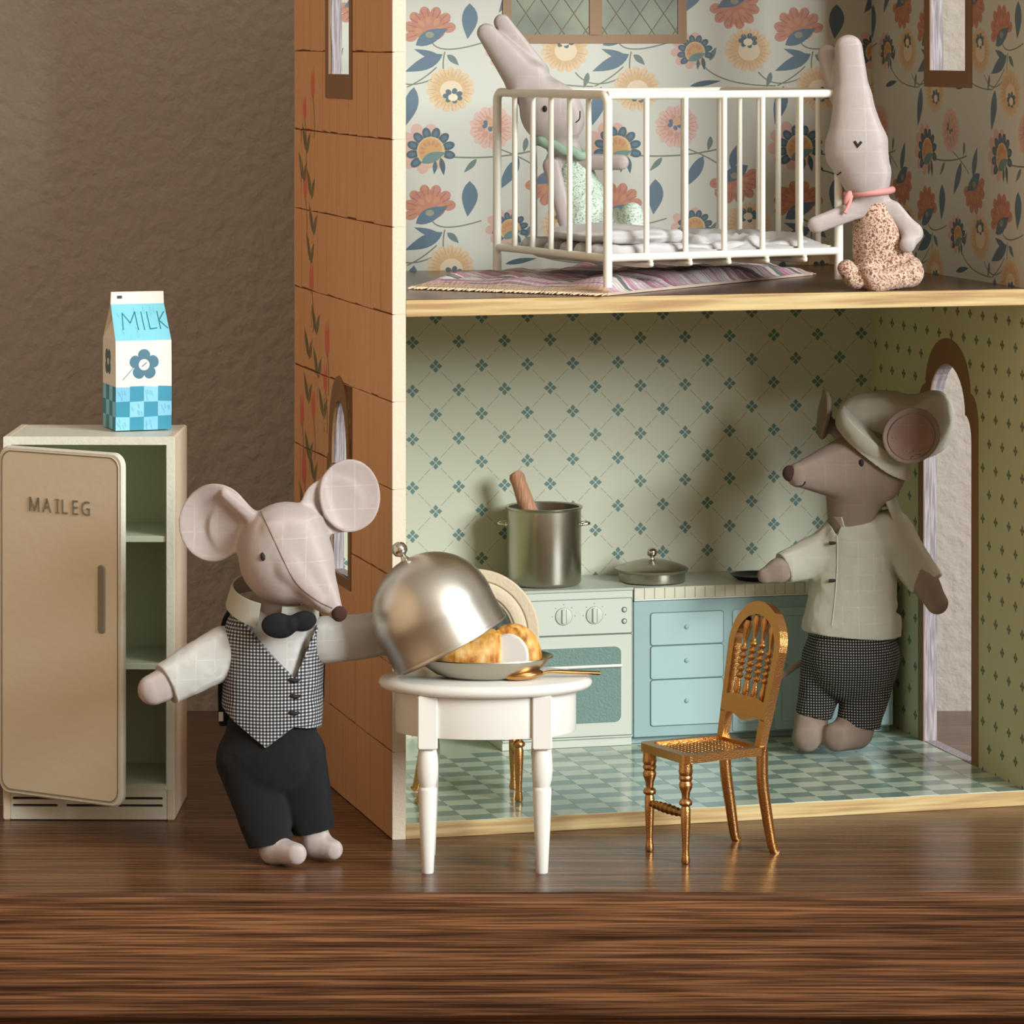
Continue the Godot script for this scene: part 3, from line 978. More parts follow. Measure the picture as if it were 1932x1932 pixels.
func dollhouse() -> void:
	var t := thing("dollhouse", "open doll's house with orange boarded outside, floral nursery and green trellis papered kitchen", "dollhouse", HOUSE_AT, HOUSE_TURN)
	var side := func(u: float) -> Transform3D: return Transform3D(Basis(Vector3(0, 0, 1), Vector3(0, 1, 0), Vector3(-1, 0, 0)), Vector3(u, 0, 0))
	# left wall: core with two openings, boards outside, paper inside
	var high := rect(-12.04, 31.1, -7.9, 40.0)
	var low := arch(-11.65, -8.1, 9.5, 14.2, 0.25, 17.1, 0.8)
	var left := obj("side_wall", slab(-19.5, 0, 0, 42, [high, low], 0, 0.48).moved(side.call(LEFT)), M.cream, t)
	obj("reveal", MB.new().ring(rect(-12.05, 31.09, -7.89, 40.01), rect(-12.0, 31.14, -7.94, 39.96), 0.0, 0.5).moved(side.call(LEFT)), M.reveal, left)
	obj("reveal", MB.new().ring(arch(-11.66, -8.09, 9.49, 14.2, 0.25, 17.11, 0.8), arch(-11.6, -8.15, 9.55, 14.2, 0.25, 17.05, 0.8), 0.0, 0.5).moved(side.call(LEFT)), M.reveal, left)
	obj("board_backing", slab(-19.5, 0, 0, 42, [high, low], 0.44, 0.49).moved(side.call(LEFT)), M.board_gap, left)
	var frame_high := rect(-12.69, 30.1, -7.4, 41)
	var frame_low := arch(-12.35, -7.6, 9.1, 14.6, 0.35, 18.1, 0.8)
	obj("window_frame", MB.new().ring(frame_high, rect(-12.0, 31.14, -7.94, 39.96), 0.44, 0.6).moved(side.call(LEFT)), M.brown_frame, left)
	obj("window_frame", MB.new().ring(frame_low, arch(-11.6, -8.15, 9.55, 14.2, 0.25, 17.05, 0.8), 0.44, 0.6).moved(side.call(LEFT)), M.brown_frame, left)
	var ys := [0.0]
	for k in 12: ys.append(32.14 - 3.57 * (8 - k))
	ys.append(42.0)
	for r in ys.size() - 1:
		var x := -19.5
		while x < -0.01:
			var wd := minf(rng.randf_range(1.3, 2.2), -x)
			if -x - wd < 0.7: wd = -x
			var j0 := rng.randf_range(-0.05, 0.05) if r > 0 else 0.0
			var pr := PackedVector2Array([Vector2(x + 0.02, ys[r] + 0.03 + j0), Vector2(x + wd - 0.02, ys[r] + 0.03 + rng.randf_range(-0.04, 0.04) * signf(r)), Vector2(x + wd - 0.02, ys[r + 1] - 0.03), Vector2(x + 0.02, ys[r + 1] - 0.03)])
			for q in cut_all(pr, [frame_high, frame_low]):
				obj("board", MB.new().prism(q, 0.47, rng.randf_range(0.545, 0.565), 0.012).moved(side.call(LEFT)), M.outside, left)
			x += wd
		obj("edge_strip", MB.new().box(Vector3(LEFT * 0.5, (ys[r] + ys[r + 1]) * 0.5, 0.0), Vector3(LEFT, ys[r + 1] - ys[r] - 0.025, 0.05), 0.012), M.cream, left)
	obj("wallpaper", slab(-ROOM_D, KITCHEN_FLOOR, -0.02, 21.33, [low], -0.015, 0).moved(side.call(LEFT)), M.sprig_paper, left)
	obj("wallpaper", slab(-ROOM_D, NURSERY_FLOOR, -0.02, 41.4, [high], -0.015, 0).moved(side.call(LEFT)), M.nursery_paper, left)
	# back wall
	var back := obj("back_wall", MB.new().box(Vector3((LEFT + ROOM_W) * 0.5, 21, -19.2), Vector3(ROOM_W - LEFT, 42, 0.58)), M.cream, t)
	obj("wallpaper", MB.new().prism(rect(LEFT, KITCHEN_FLOOR, ROOM_W, 21.33), -ROOM_D - 0.03, -ROOM_D), M.kitchen_paper, back)
	obj("wallpaper", MB.new().prism(rect(LEFT, NURSERY_FLOOR, ROOM_W, 41.4), -ROOM_D - 0.03, -ROOM_D), M.nursery_paper, back)
	# leaded window on the nursery's back wall
	var win := obj("leaded_window", MB.new().ring(rect(9.67, 32.46, 18.55, 38.6), rect(10.08, 32.87, 18.12, 38.2), -ROOM_D, -ROOM_D + 0.06), M.window_frame, t)
	obj("mullion", MB.new().box(Vector3(14.13, 35.5, -ROOM_D + 0.03), Vector3(0.6, 5.4, 0.06), 0.02), M.window_frame, win)
	for x in [10.08, 14.43]:
		obj("pane", MB.new().prism(rect(x, 32.87, x + 3.72, 38.2), -ROOM_D, -ROOM_D + 0.02), M.pane_grey, win)
		for s in [1.0, -1.0]:
			for k in range(-6, 8):
				var a := Vector2(x + k * 1.15, 32.87)
				var b := a + Vector2(5.33 * 0.72, 5.33)
				if s < 0: a.x = 2 * x + 3.72 - a.x; b.x = 2 * x + 3.72 - b.x
				var seg := Geometry2D.intersect_polyline_with_polygon(PackedVector2Array([a, b]), rect(x, 32.87, x + 3.72, 38.2))
				for q: PackedVector2Array in seg:
					if q.size() > 1 and q[0].distance_to(q[q.size() - 1]) > 0.2:
						obj("lead_bar", MB.new().tube(PackedVector3Array([Vector3(q[0].x, q[0].y, -ROOM_D + 0.025), Vector3(q[q.size() - 1].x, q[q.size() - 1].y, -ROOM_D + 0.025)]), PackedFloat32Array([0.022]), 6), M.lead, win)
	# right wall with the keyhole door and a window above
	var door := arch(-12.08, -6.1, KITCHEN_FLOOR, 16.0, 0.75, 18.15)
	var door_frame := arch(-12.7, -5.35, KITCHEN_FLOOR, 17.0, 0.95, 19.25)
	var rwin := rect(-11.28, 31.2, -6.85, 40)
	var right := obj("side_wall", slab(-19.5, 0, 0, 42, [door, rwin], -0.6, 0).moved(side.call(ROOM_W)), M.cream, t)
	obj("wallpaper", slab(-ROOM_D, KITCHEN_FLOOR, 0, 21.33, [door_frame], 0, 0.02).moved(side.call(ROOM_W)), M.sprig_paper, right)
	obj("wallpaper", slab(-ROOM_D, NURSERY_FLOOR, 0, 41.4, [rect(-11.95, 30.5, -6.1, 41)], 0, 0.02).moved(side.call(ROOM_W)), M.nursery_paper, right)
	obj("door_frame", MB.new().ring(door_frame, arch(-12.03, -6.15, KITCHEN_FLOOR, 16.0, 0.75, 18.1), 0, 0.05).moved(side.call(ROOM_W)), M.brown_frame, right)
	obj("window_frame", MB.new().ring(rect(-11.95, 30.5, -6.1, 41), rect(-11.23, 31.25, -6.9, 39.95), 0, 0.05).moved(side.call(ROOM_W)), M.brown_frame, right)
	obj("reveal", MB.new().ring(arch(-12.1, -6.08, KITCHEN_FLOOR, 16.0, 0.75, 18.17), arch(-12.03, -6.15, KITCHEN_FLOOR + 0.02, 16.0, 0.75, 18.1), -0.61, 0.0).moved(side.call(ROOM_W)), M.reveal, right)
	obj("reveal", MB.new().ring(rect(-11.3, 31.18, -6.83, 40.02), rect(-11.23, 31.25, -6.9, 39.95), -0.61, 0.0).moved(side.call(ROOM_W)), M.reveal, right)
	# floors and roof
	var fl := obj("floor_board", MB.new().box(Vector3((LEFT + ROOM_W) * 0.5, 0.31, -9.45), Vector3(ROOM_W - LEFT - 0.01, 0.62, 18.89), 0.03), M.raw_wood, t)
	obj("floor_sheet", MB.new().box(Vector3((LEFT + ROOM_W) * 0.5, 0.628, -9.45), Vector3(ROOM_W - LEFT - 0.02, 0.02, 18.8)), M.tile_light, fl)
	var cols := 21
	var tw := (ROOM_W - LEFT) / cols
	for r in 14:
		for c in cols:
			var x := LEFT + tw * (c + 0.5)
			obj("floor_tile", MB.new().box(Vector3(x, 0.64, -0.06 - 1.03 * (r + 0.5)), Vector3(tw - 0.012, 0.02 + 0.001 * ((r * 7 + c * 3) % 3), 1.018), 0.005), M.tile_dark if (r + c) % 2 == 0 else M.tile_light, fl)
	var up := obj("upper_floor", MB.new().box(Vector3((LEFT + ROOM_W) * 0.5, 21.67, -9.44), Vector3(ROOM_W - LEFT - 0.01, 0.68, 18.9), 0.03), M.raw_wood, t)
	obj("floor_sheet", MB.new().box(Vector3((LEFT + ROOM_W) * 0.5, 22.02, -9.47), Vector3(ROOM_W - LEFT - 0.02, 0.03, 18.82)), M.dark_floor, up)
	obj("roof_board", MB.new().box(Vector3((LEFT + ROOM_W) * 0.5, 41.72, -9.44), Vector3(ROOM_W - LEFT - 0.01, 0.6, 18.9), 0.03), M.raw_wood, t)

# a point of the house, in world centimetres: across, up, back
func in_house(u: float, y: float, back: float) -> Vector3:
	return HOUSE_AT + Basis(Vector3.UP, deg_to_rad(HOUSE_TURN)) * Vector3(u, y, -back)

# ---------------------------------------------------------------- kitchen
func kitchen() -> void:
	# stove: front at local z 0, x from 0 to 6.1
	var y0 := KITCHEN_FLOOR
	var st := thing("stove", "pale mint painted stove with drawn dials and a green oven window behind the round table", "stove", in_house(8.5, y0, 14.5), HOUSE_TURN)
	var W := 6.12
	obj("body", MB.new().box(Vector3(W * 0.5, 3.75, -2.2), Vector3(W, 6.75, 4.36), 0.04), M.stove, st)
	obj("kickboard", MB.new().box(Vector3(W * 0.5, 0.19, -2.24), Vector3(W - 0.04, 0.38, 4.2), 0.02), M.stove, st)
	obj("cooktop", MB.new().box(Vector3(W * 0.5, 7.10, -2.17), Vector3(W + 0.04, 0.13, 4.44), 0.04), M.worktop, st)
	for q in [[0.06, 5.12, 6.68], [0.06, 0.50, 5.05]]: obj("panel_line", MB.new().ring(rounded(q[0] - 0.03, q[1] - 0.03, W - q[0] + 0.03, q[2] + 0.03, 0.06), rounded(q[0], q[1], W - q[0], q[2], 0.06), -0.05, 0.0), M.stove_line, st)
	var pan := obj("control_panel", MB.new().prism(rounded(0.06, 5.12, W - 0.06, 6.68, 0.06), -0.05, 0.025, 0.02), M.stove, st)
	for x in [2.85, 4.29]:
		var kn := obj("dial", MB.new().lathe(PackedVector2Array([Vector2(0.40, 0), Vector2(0.40, 0.03), Vector2(0.37, 0.05), Vector2(0.0, 0.055)]), 28).moved(Transform3D(Basis(Vector3.RIGHT, PI / 2), Vector3(x, 5.97, 0.025))), M.stove, pan)
		obj("dial_ring", MB.new().tube(circle(Vector3(x, 5.97, 0.055), 0.385, 28), PackedFloat32Array([0.014]), 6, true), M.stove_line, kn)
		obj("dial_grip", MB.new().prism(rounded(x - 0.10, 5.62, x + 0.10, 6.32, 0.09), 0.07, 0.13, 0.03), M.stove, kn)
		for s in [-1.0, 1.0]: obj("dial_line", MB.new().box(Vector3(x + s * 0.115, 5.97, 0.085), Vector3(0.022, 0.62, 0.02)), M.stove_line, kn)
		for k in 5:
			var a := PI * 0.25 * k
			obj("dial_mark", MB.new().ball(Vector3(x + cos(a) * 0.53, 5.97 + sin(a) * 0.53, 0.025), Vector3(0.025, 0.025, 0.012), Basis.IDENTITY, 5, 8), M.stove_line, pan)
	for y in [5.65, 6.17]:
		obj("button", MB.new().ball(Vector3(5.7, y, 0.03), Vector3(0.13, 0.13, 0.05), Basis.IDENTITY, 8, 16), M.stove_line, pan)
		obj("button", MB.new().ball(Vector3(5.7, y, 0.05), Vector3(0.09, 0.09, 0.05), Basis.IDENTITY, 8, 16), M.stove, pan)
	var od := obj("oven_door", MB.new().prism(rounded(0.06, 0.50, W - 0.06, 5.05, 0.06), -0.05, 0.03, 0.02), M.stove, st)
	obj("oven_window", MB.new().prism(rounded(0.75, 1.10, W - 0.58, 4.52, 0.30), 0.0, 0.045, 0.015), M.oven_glass, od)
	obj("handle", MB.new().tube(PackedVector3Array([Vector3(0.7, 3.66, 0.09), Vector3(W - 0.55, 3.66, 0.09)]), PackedFloat32Array([0.075]), 10), M.white_lacquer, od)
	obj("window_rim", MB.new().ring(rounded(0.70, 1.05, W - 0.53, 4.57, 0.33), rounded(0.75, 1.10, W - 0.58, 4.52, 0.30), 0.02, 0.05), M.stove, od)
	# cabinet with a tile-edged worktop
	var cb := thing("base_cabinet", "sky blue kitchen cabinet with three drawers and a worktop edged with small cream tiles", "cabinet", in_house(14.66, y0, 14.5), HOUSE_TURN)
	var C := 12.5
	obj("body", MB.new().box(Vector3(C * 0.5, 3.43, -2.2), Vector3(C, 6.18, 4.36), 0.04), M.blue, cb)
	obj("kickboard", MB.new().box(Vector3(C * 0.5, 0.17, -2.4), Vector3(C - 0.04, 0.34, 3.9), 0.02), M.blue, cb)
	var wt := obj("worktop", MB.new().box(Vector3(C * 0.5, 6.83, -2.17), Vector3(C, 0.58, 4.40), 0.04), M.worktop, cb)
	for i in 26:
		var tw := C / 26.0
		obj("edge_tile", MB.new().box(Vector3(tw * (i + 0.5), 6.86, 0.04), Vector3(tw - 0.025, 0.50, 0.05), 0.015), M.edge_tile, wt)
	obj("worktop_lip", MB.new().box(Vector3(C * 0.5, 6.57, 0.035), Vector3(C, 0.07, 0.08), 0.02), M.white_lacquer, wt)
	var edges := [5.97, 4.46, 2.92, 0.80]
	for k in 3:
		var d := obj("drawer", MB.new().prism(rounded(0.80, edges[k + 1] + 0.03, 4.25, edges[k] - 0.03, 0.12), -0.05, 0.035, 0.02), M.blue_light, cb)
		obj("knob", MB.new().ball(Vector3(2.5, (edges[k] + edges[k + 1]) * 0.5 + 0.06, 0.05), Vector3(0.11, 0.11, 0.06), Basis.IDENTITY, 8, 16), M.blue, d)
	for k in 3: obj("drawer_line", MB.new().ring(rounded(0.77, edges[k + 1] + 0.0, 4.28, edges[k], 0.14), rounded(0.80, edges[k + 1] + 0.03, 4.25, edges[k] - 0.03, 0.12), -0.05, 0.0), M.blue_line, cb)
	for s in 2:
		var x0 := 6.75 if s == 1 else 4.7
		var x1 := 12.3 if s == 1 else 6.4
		var d := obj("door", MB.new().prism(rounded(x0, 0.4, x1, 5.97, 0.12), -0.05, 0.035, 0.02), M.blue_light, cb)
		obj("door_panel", MB.new().ring(rounded(x0 + 0.28, 0.75, x1 - 0.28, 5.6, 0.1), rounded(x0 + 0.33, 0.8, x1 - 0.33, 5.55, 0.1), 0.03, 0.05), M.blue, d)
		obj("knob", MB.new().ball(Vector3(x0 + 0.5, 3.3, 0.05), Vector3(0.11, 0.11, 0.06), Basis.IDENTITY, 8, 16), M.blue, d)
	# stock pot with a wooden handle standing in it
	var top := y0 + 7.17
	var pot := thing("stock_pot", "tall steel stock pot with two small handles standing on the stove", "pot", in_house(11.0, top, 16.55), 0.0)
	obj("body", MB.new().lathe(PackedVector2Array([Vector2(0, 0.02), Vector2(1.55, 0.02), Vector2(1.66, 0.08), Vector2(1.70, 0.18), Vector2(1.70, 3.42), Vector2(1.76, 3.47), Vector2(1.77, 3.55), Vector2(1.70, 3.57), Vector2(1.62, 3.52), Vector2(1.62, 0.2), Vector2(0, 0.15)]), 64), M.pewter, pot)
	for s in [-1.0, 1.0]:
		var hd := obj("handle", MB.new().tube(smooth_path(PackedVector3Array([Vector3(1.66 * s, 2.75, -0.32), Vector3(2.0 * s, 2.78, -0.2), Vector3(2.06 * s, 2.78, 0), Vector3(2.0 * s, 2.78, 0.2), Vector3(1.66 * s, 2.75, 0.32)])), PackedFloat32Array([0.075]), 10), M.steel_shiny, pot)
		for z in [-0.32, 0.32]: obj("rivet", MB.new().ball(Vector3(1.68 * s, 2.75, z), Vector3.ONE * 0.10, Basis.IDENTITY, 8, 12), M.steel_shiny, hd)
	var stick := thing("wooden_utensil", "wooden rod handle with a rounded end leaning out of the stock pot", "utensil", in_house(11.0, top, 16.55))
	obj("handle", MB.new().tube(PackedVector3Array([Vector3(0.9, 0.3, 0.3), Vector3(-0.72, 3.4, 0), Vector3(-1.12, 4.55, -0.05), Vector3(-1.24, 4.88, -0.05), Vector3(-1.30, 5.05, -0.05), Vector3(-1.33, 5.10, -0.05)]), PackedFloat32Array([0.36, 0.40, 0.34, 0.36, 0.28, 0.12]), 18), M.spoon_wood, stick)
	var lid := thing("pot_lid", "low steel pot lid with a round knob lying on the worktop edge", "lid", in_house(16.1, top, 16.4))
	obj("dome", MB.new().lathe(PackedVector2Array([Vector2(1.50, 0), Vector2(1.52, 0.05), Vector2(1.55, 0.42), Vector2(1.66, 0.50), Vector2(1.68, 0.56), Vector2(1.60, 0.62), Vector2(1.2, 0.78), Vector2(0.7, 0.91), Vector2(0.25, 0.96), Vector2(0, 0.97)]), 56), M.pewter, lid)
	obj("knob", MB.new().lathe(PackedVector2Array([Vector2(0.16, 0.94), Vector2(0.11, 1.02), Vector2(0.12, 1.1), Vector2(0.21, 1.16), Vector2(0.25, 1.28), Vector2(0.22, 1.40), Vector2(0.12, 1.48), Vector2(0, 1.50)]), 24), M.steel_shiny, lid)
	var pn := thing("frying_pan", "small flat dark pan on the worktop under the cook mouse's paw", "pan", in_house(20.95, y0 + 7.12, 15.85), 12)
	obj("dish", MB.new().lathe(PackedVector2Array([Vector2(0, 0.03), Vector2(0.9, 0.03), Vector2(1.15, 0.2), Vector2(1.2, 0.24), Vector2(1.1, 0.22), Vector2(0.86, 0.08), Vector2(0, 0.08)]), 40), M.dark_metal, pn)
	obj("grip", MB.new().tube(PackedVector3Array([Vector3(1.1, 0.2, 0.1), Vector3(2.1, 0.28, 0.25)]), PackedFloat32Array([0.10, 0.07]), 8), M.dark_metal, pn)

func circle(c: Vector3, r: float, m: int, b := Basis.IDENTITY, ry := -1.0) -> PackedVector3Array:
	var p := PackedVector3Array()
	for i in m: p.append(c + b * Vector3(cos(TAU * i / m) * r, sin(TAU * i / m) * (r if ry < 0 else ry), 0))
	return p

# ---------------------------------------------------------------- refrigerator and milk
func fridge() -> void:
	var H := 16.05
	var t := thing("refrigerator", "cream toy refrigerator with its tan door ajar, empty green shelves inside", "refrigerator", Vector3(-21.3, 0, -4.1), -1.0)
	var w := 7.2
	var d := 5.1
	var s := 0.34
	obj("side_panel", MB.new().box(Vector3(w - s * 0.5, H * 0.5, -d * 0.5), Vector3(s, H, d), 0.06), M.fridge_side, t)
	obj("side_panel", MB.new().box(Vector3(s * 0.5, H * 0.5, -d * 0.5), Vector3(s, H, d), 0.06), M.fridge_side, t)
	obj("top_panel", MB.new().box(Vector3(w * 0.5, H - 0.19, -d * 0.5), Vector3(w - 0.02, 0.36, d - 0.01), 0.06), M.fridge, t)
	obj("back_panel", MB.new().box(Vector3(w * 0.5, H * 0.5, -d + 0.1), Vector3(w - 0.1, H - 0.1, 0.2)), M.fridge_in, t)
	obj("face_frame", MB.new().ring(rect(0.02, 1.30, w - 0.02, H - 0.02), rect(s, 1.46, w - s, H - 0.34), -0.06, 0.02), M.fridge, t)
	for x in [s + 0.02, w - s - 0.02]: obj("liner", MB.new().box(Vector3(x, 8.6, -d * 0.5), Vector3(0.04, 14.3, d - 0.1)), M.fridge_in, t)
	for y in [1.38, 6.42, 11.75]: obj("shelf", MB.new().box(Vector3(w * 0.5, y, -d * 0.5 + 0.02), Vector3(w - 2 * s, 0.26, d - 0.2), 0.03), M.fridge_in, t)
	var slots := []
	for x in [1.35, 3.6, 5.75]:
		for y in [0.62, 0.92]: slots.append(rounded(x - 0.95, y - 0.055, x + 0.95, y + 0.055, 0.05, 3))
	var g := obj("grille", slab(s, 0.04, w - s, 1.31, slots, -0.3, 0.0), M.fridge, t)
	obj("slot_back", MB.new().box(Vector3(w * 0.5, 0.68, -0.26), Vector3(w - 2 * s, 1.2, 0.05)), M.slot, g)
	# door: hinged on the left edge, turned out
	var dm := MB.new().prism(rounded(0, 1.22, 6.5, 15.72, 0.55, 8), 0, 0.30, 0.07)
	var tx := Transform3D(Basis(Vector3.UP, deg_to_rad(-31.0)), Vector3(0.02, 0, 0.06))
	var door := obj("door", dm.moved(tx), M.fridge, t)
	obj("door_face", MB.new().prism(rounded(0.14, 1.36, 6.34, 15.58, 0.5, 8), 0.29, 0.325, 0.02).moved(tx), M.fridge_door, door)
	obj("door_lining", MB.new().ring(rounded(0.18, 1.40, 6.30, 15.54, 0.48, 8), rounded(0.23, 1.45, 6.25, 15.49, 0.45, 8), 0.31, 0.333).moved(tx), M.fridge_grey, door)
	obj("handle", MB.new().prism(rounded(5.28, 8.3, 5.63, 11.1, 0.14, 5), 0.32, 0.40, 0.03).moved(tx), M.fridge_grey, door)
	var tm := TextMesh.new()
	tm.text = "MAILEG"
	var f := SystemFont.new()
	f.font_names = PackedStringArray(["Droid Sans"])
	tm.font = f
	tm.font_size = 32
	tm.pixel_size = 0.56 * CM / 23.0
	tm.depth = 0.05 * CM
	tm.material = M.fridge_grey
	var x := 1.95
	for ch in "MAILEG":
		var lm: TextMesh = tm.duplicate()
		lm.text = ch
		var lt := MeshInstance3D.new()
		lt.name = "letter"
		lt.mesh = lm
		lt.transform = Transform3D(tx.basis, tx * Vector3(x, 13.35, 0.34) * CM)
		door.add_child(lt, true)
		x += 0.36 if ch == "I" else (0.66 if ch == "M" else 0.56)
	# milk carton on top
	var m := thing("milk_carton", "small blue and white milk carton with a painted flower standing on the refrigerator", "carton", Vector3(-16.769, 16.098, -5.9), 18.6)
	carton(m)

func carton(t: Node3D) -> void:
	var white := Color(0.93, 0.90, 0.84)
	var p := Paint.new(512, 1280, Vector2(2.46, 6.15), white)       # front: 0 at the top
	var sky := Color(0.52, 0.82, 0.88)
	var teal := Color(0.16, 0.55, 0.64)
	var pale := Color(0.55, 0.80, 0.90)
	p.poly(rect(0, 0.62, 2.46, 2.28), sky)
	for i in 24:
		var q := Vector2(rng.randf_range(0.05, 2.2), rng.randf_range(0.7, 2.0))
		p.stroke(PackedVector2Array([q, q + Vector2(rng.randf_range(0.02, 0.08), rng.randf_range(0.15, 0.3))]), 0.05, sky.lerp(Color(0.35, 0.68, 0.78), rng.randf_range(0.1, 0.45)))
	var ink := Color(0.12, 0.42, 0.52)
	for l in [[0.42, 1.80, 0.48, 1.05], [0.48, 1.05, 0.78, 1.5], [0.78, 1.5, 1.05, 1.0], [1.05, 1.0, 1.10, 1.8], [1.33, 1.0, 1.37, 1.8], [1.58, 1.0, 1.62, 1.78], [1.62, 1.78, 1.92, 1.74], [2.05, 0.98, 2.08, 1.78], [2.36, 1.0, 2.07, 1.4], [2.07, 1.4, 2.40, 1.75]]:
		p.stroke(PackedVector2Array([Vector2(l[0], l[1]), Vector2(l[2], l[3])]), 0.045, ink)
	p.poly(rect(0.32, 0.2, 0.55, 0.34), Color(0.15, 0.2, 0.25))
	var fc := Vector2(1.25, 3.35)
	var petal := Color(0.24, 0.44, 0.52)
	for i in 5:
		var d := Vector2(0, -1).rotated(TAU * i / 5)
		p.oval(fc + d * 0.42, 0.24, 0.27, d.angle(), petal)
	p.oval(fc, 0.40, 0.40, 0, petal)
	p.oval(fc, 0.24, 0.24, 0, white)
	p.stroke(PackedVector2Array([fc + Vector2(-0.1, 0.08), fc + Vector2(0.1, -0.08)]), 0.04, petal)
	p.stroke(PackedVector2Array([Vector2(0.3, 3.98), Vector2(0.8, 3.45)]), 0.03, petal)
	for r in 3:
		for c in 4:
			var k := (r + c) % 2
			var x0 := 0.62 * c
			var y0 := 4.28 + 0.64 * r
			var col := (pale if k == 0 else teal).lerp(Color(0.3, 0.6, 0.75), rng.randf_range(0.0, 0.3))
			p.poly(PackedVector2Array([Vector2(x0, y0 + rng.randf_range(-0.04, 0.02)), Vector2(x0 + 0.65, y0 + rng.randf_range(-0.04, 0.02)), Vector2(x0 + 0.65, y0 + 0.66), Vector2(x0, y0 + 0.66)]), col)
			for i in 5:
				var q := Vector2(x0 + rng.randf_range(0.05, 0.5), y0 + rng.randf_range(0.05, 0.4))
				p.stroke(PackedVector2Array([q, q + Vector2(0.05, 0.18)]), 0.05, col.lerp(teal, 0.35))
	var front := mat(Color.WHITE, 0.45)
	front.albedo_texture = p.done(256, 640)
	front.texture_repeat = false
	var q2 := Paint.new(512, 1280, Vector2(2.46, 6.15), white)
	var dark := Color(0.20, 0.36, 0.40)
	for i in 4:
		var d := Vector2(1, 1).rotated(TAU * i / 4).normalized()
		q2.oval(Vector2(1.0, 3.3) + d * 0.34, 0.28, 0.30, d.angle(), dark)
	q2.oval(Vector2(1.0, 3.3), 0.15, 0.15, 0, white)
	for r in 3:
		for c in 4:
			q2.poly(rect(0.62 * c, 4.28 + 0.64 * r, 0.62 * c + 0.64, 4.94 + 0.64 * r), pale if (r + c) % 2 == 0 else teal)
	var flank := mat(Color.WHITE, 0.45)
	flank.albedo_texture = q2.done(256, 640)
	flank.texture_repeat = false
	var wd := 2.42
	var h := 3.78
	var rt := 5.28
	var ft := 5.80
	var c := wd * 0.5
	var uvp := func(x: float, yy: float) -> Vector2: return Vector2(x / wd, yy / 6.15)
	for back in 2:
		var b := MB.new()
		var zz := 0.0 if back == 0 else -wd
		var zr := -c + (0.06 if back == 0 else -0.06)
		var xa := 0.0 if back == 0 else wd
		var xb := wd - xa
		var ia := 0.05 if back == 0 else -0.05
		var seg := 5
		for i in seg:      # lower face with a slight belly
			var t0 := float(i) / seg
			var t1 := float(i + 1) / seg
			var o0 := sin(PI * t0) * 0.05 * (1.0 if back == 0 else -1.0)
			var o1 := sin(PI * t1) * 0.05 * (1.0 if back == 0 else -1.0)
			b.quad(Vector3(xa, h * t0, zz + o0), Vector3(xb, h * t0, zz + o0), Vector3(xb, h * t1, zz + o1), Vector3(xa, h * t1, zz + o1), uvp.call(0, 6.12 - h * t0), uvp.call(wd, 6.12 - h * t0), uvp.call(wd, 6.12 - h * t1), uvp.call(0, 6.12 - h * t1))
		b.quad(Vector3(xa, h, zz), Vector3(xb, h, zz), Vector3(xb - ia, rt, zr), Vector3(xa + ia, rt, zr), uvp.call(0, 2.3), uvp.call(wd, 2.3), uvp.call(wd - 0.03, 0.64), uvp.call(0.03, 0.64))
		b.quad(Vector3(xa + ia, rt, zr), Vector3(xb - ia, rt, zr), Vector3(xb - ia * 1.4, ft, zr), Vector3(xa + ia * 1.4, ft, zr), uvp.call(0.05, 0.6), uvp.call(wd - 0.05, 0.6), uvp.call(wd - 0.05, 0.02), uvp.call(0.05, 0.02))
		obj("carton_face", b, front, t)
	var sides := MB.new()
	for s in 2:
		var x := 0.0 if s == 0 else wd
		var za := -wd if s == 0 else 0.0
		var zb := -wd - za
		var inn := 0.42 if s == 0 else -0.42
		sides.quad(Vector3(x, 0, za), Vector3(x, 0, zb), Vector3(x, h, zb), Vector3(x, h, za), uvp.call(0, 6.12), uvp.call(wd, 6.12), uvp.call(wd, 2.36), uvp.call(0, 2.36))
		sides.quad(Vector3(x, h, za), Vector3(x, h, zb), Vector3(x + inn, rt, -c), Vector3(x + inn, rt, -c), uvp.call(0, 2.3), uvp.call(wd, 2.3), uvp.call(c, 1.0), uvp.call(c, 1.0))
		for e in [za, zb]:
			var A := Vector3(x, h, e); var Bp := Vector3(x + signf(c - x) * 0.05, rt, -c); var Cp := Vector3(x + inn, rt, -c)
			sides.quad(A, Bp, Cp, Cp, uvp.call(0.1, 2.2), uvp.call(0.1, 1.0), uvp.call(0.3, 1.0), uvp.call(0.3, 1.0))
	obj("carton_flank", sides, flank, t)
	var cap := MB.new()
	cap.quad(Vector3(0.07, ft, -c + 0.06), Vector3(wd - 0.07, ft, -c + 0.06), Vector3(wd - 0.07, ft, -c - 0.06), Vector3(0.07, ft, -c - 0.06))
	for x in [0.05, wd - 0.05]: cap.quad(Vector3(x, rt, -c - 0.06), Vector3(x, rt, -c + 0.06), Vector3(x + 0.02 * signf(c - x), ft, -c + 0.06), Vector3(x + 0.02 * signf(c - x), ft, -c - 0.06))
	cap.quad(Vector3(0, 0, -wd), Vector3(wd, 0, -wd), Vector3(wd, 0, 0), Vector3(0, 0, 0))
	obj("carton_fold", cap, mat(white, 0.45), t)

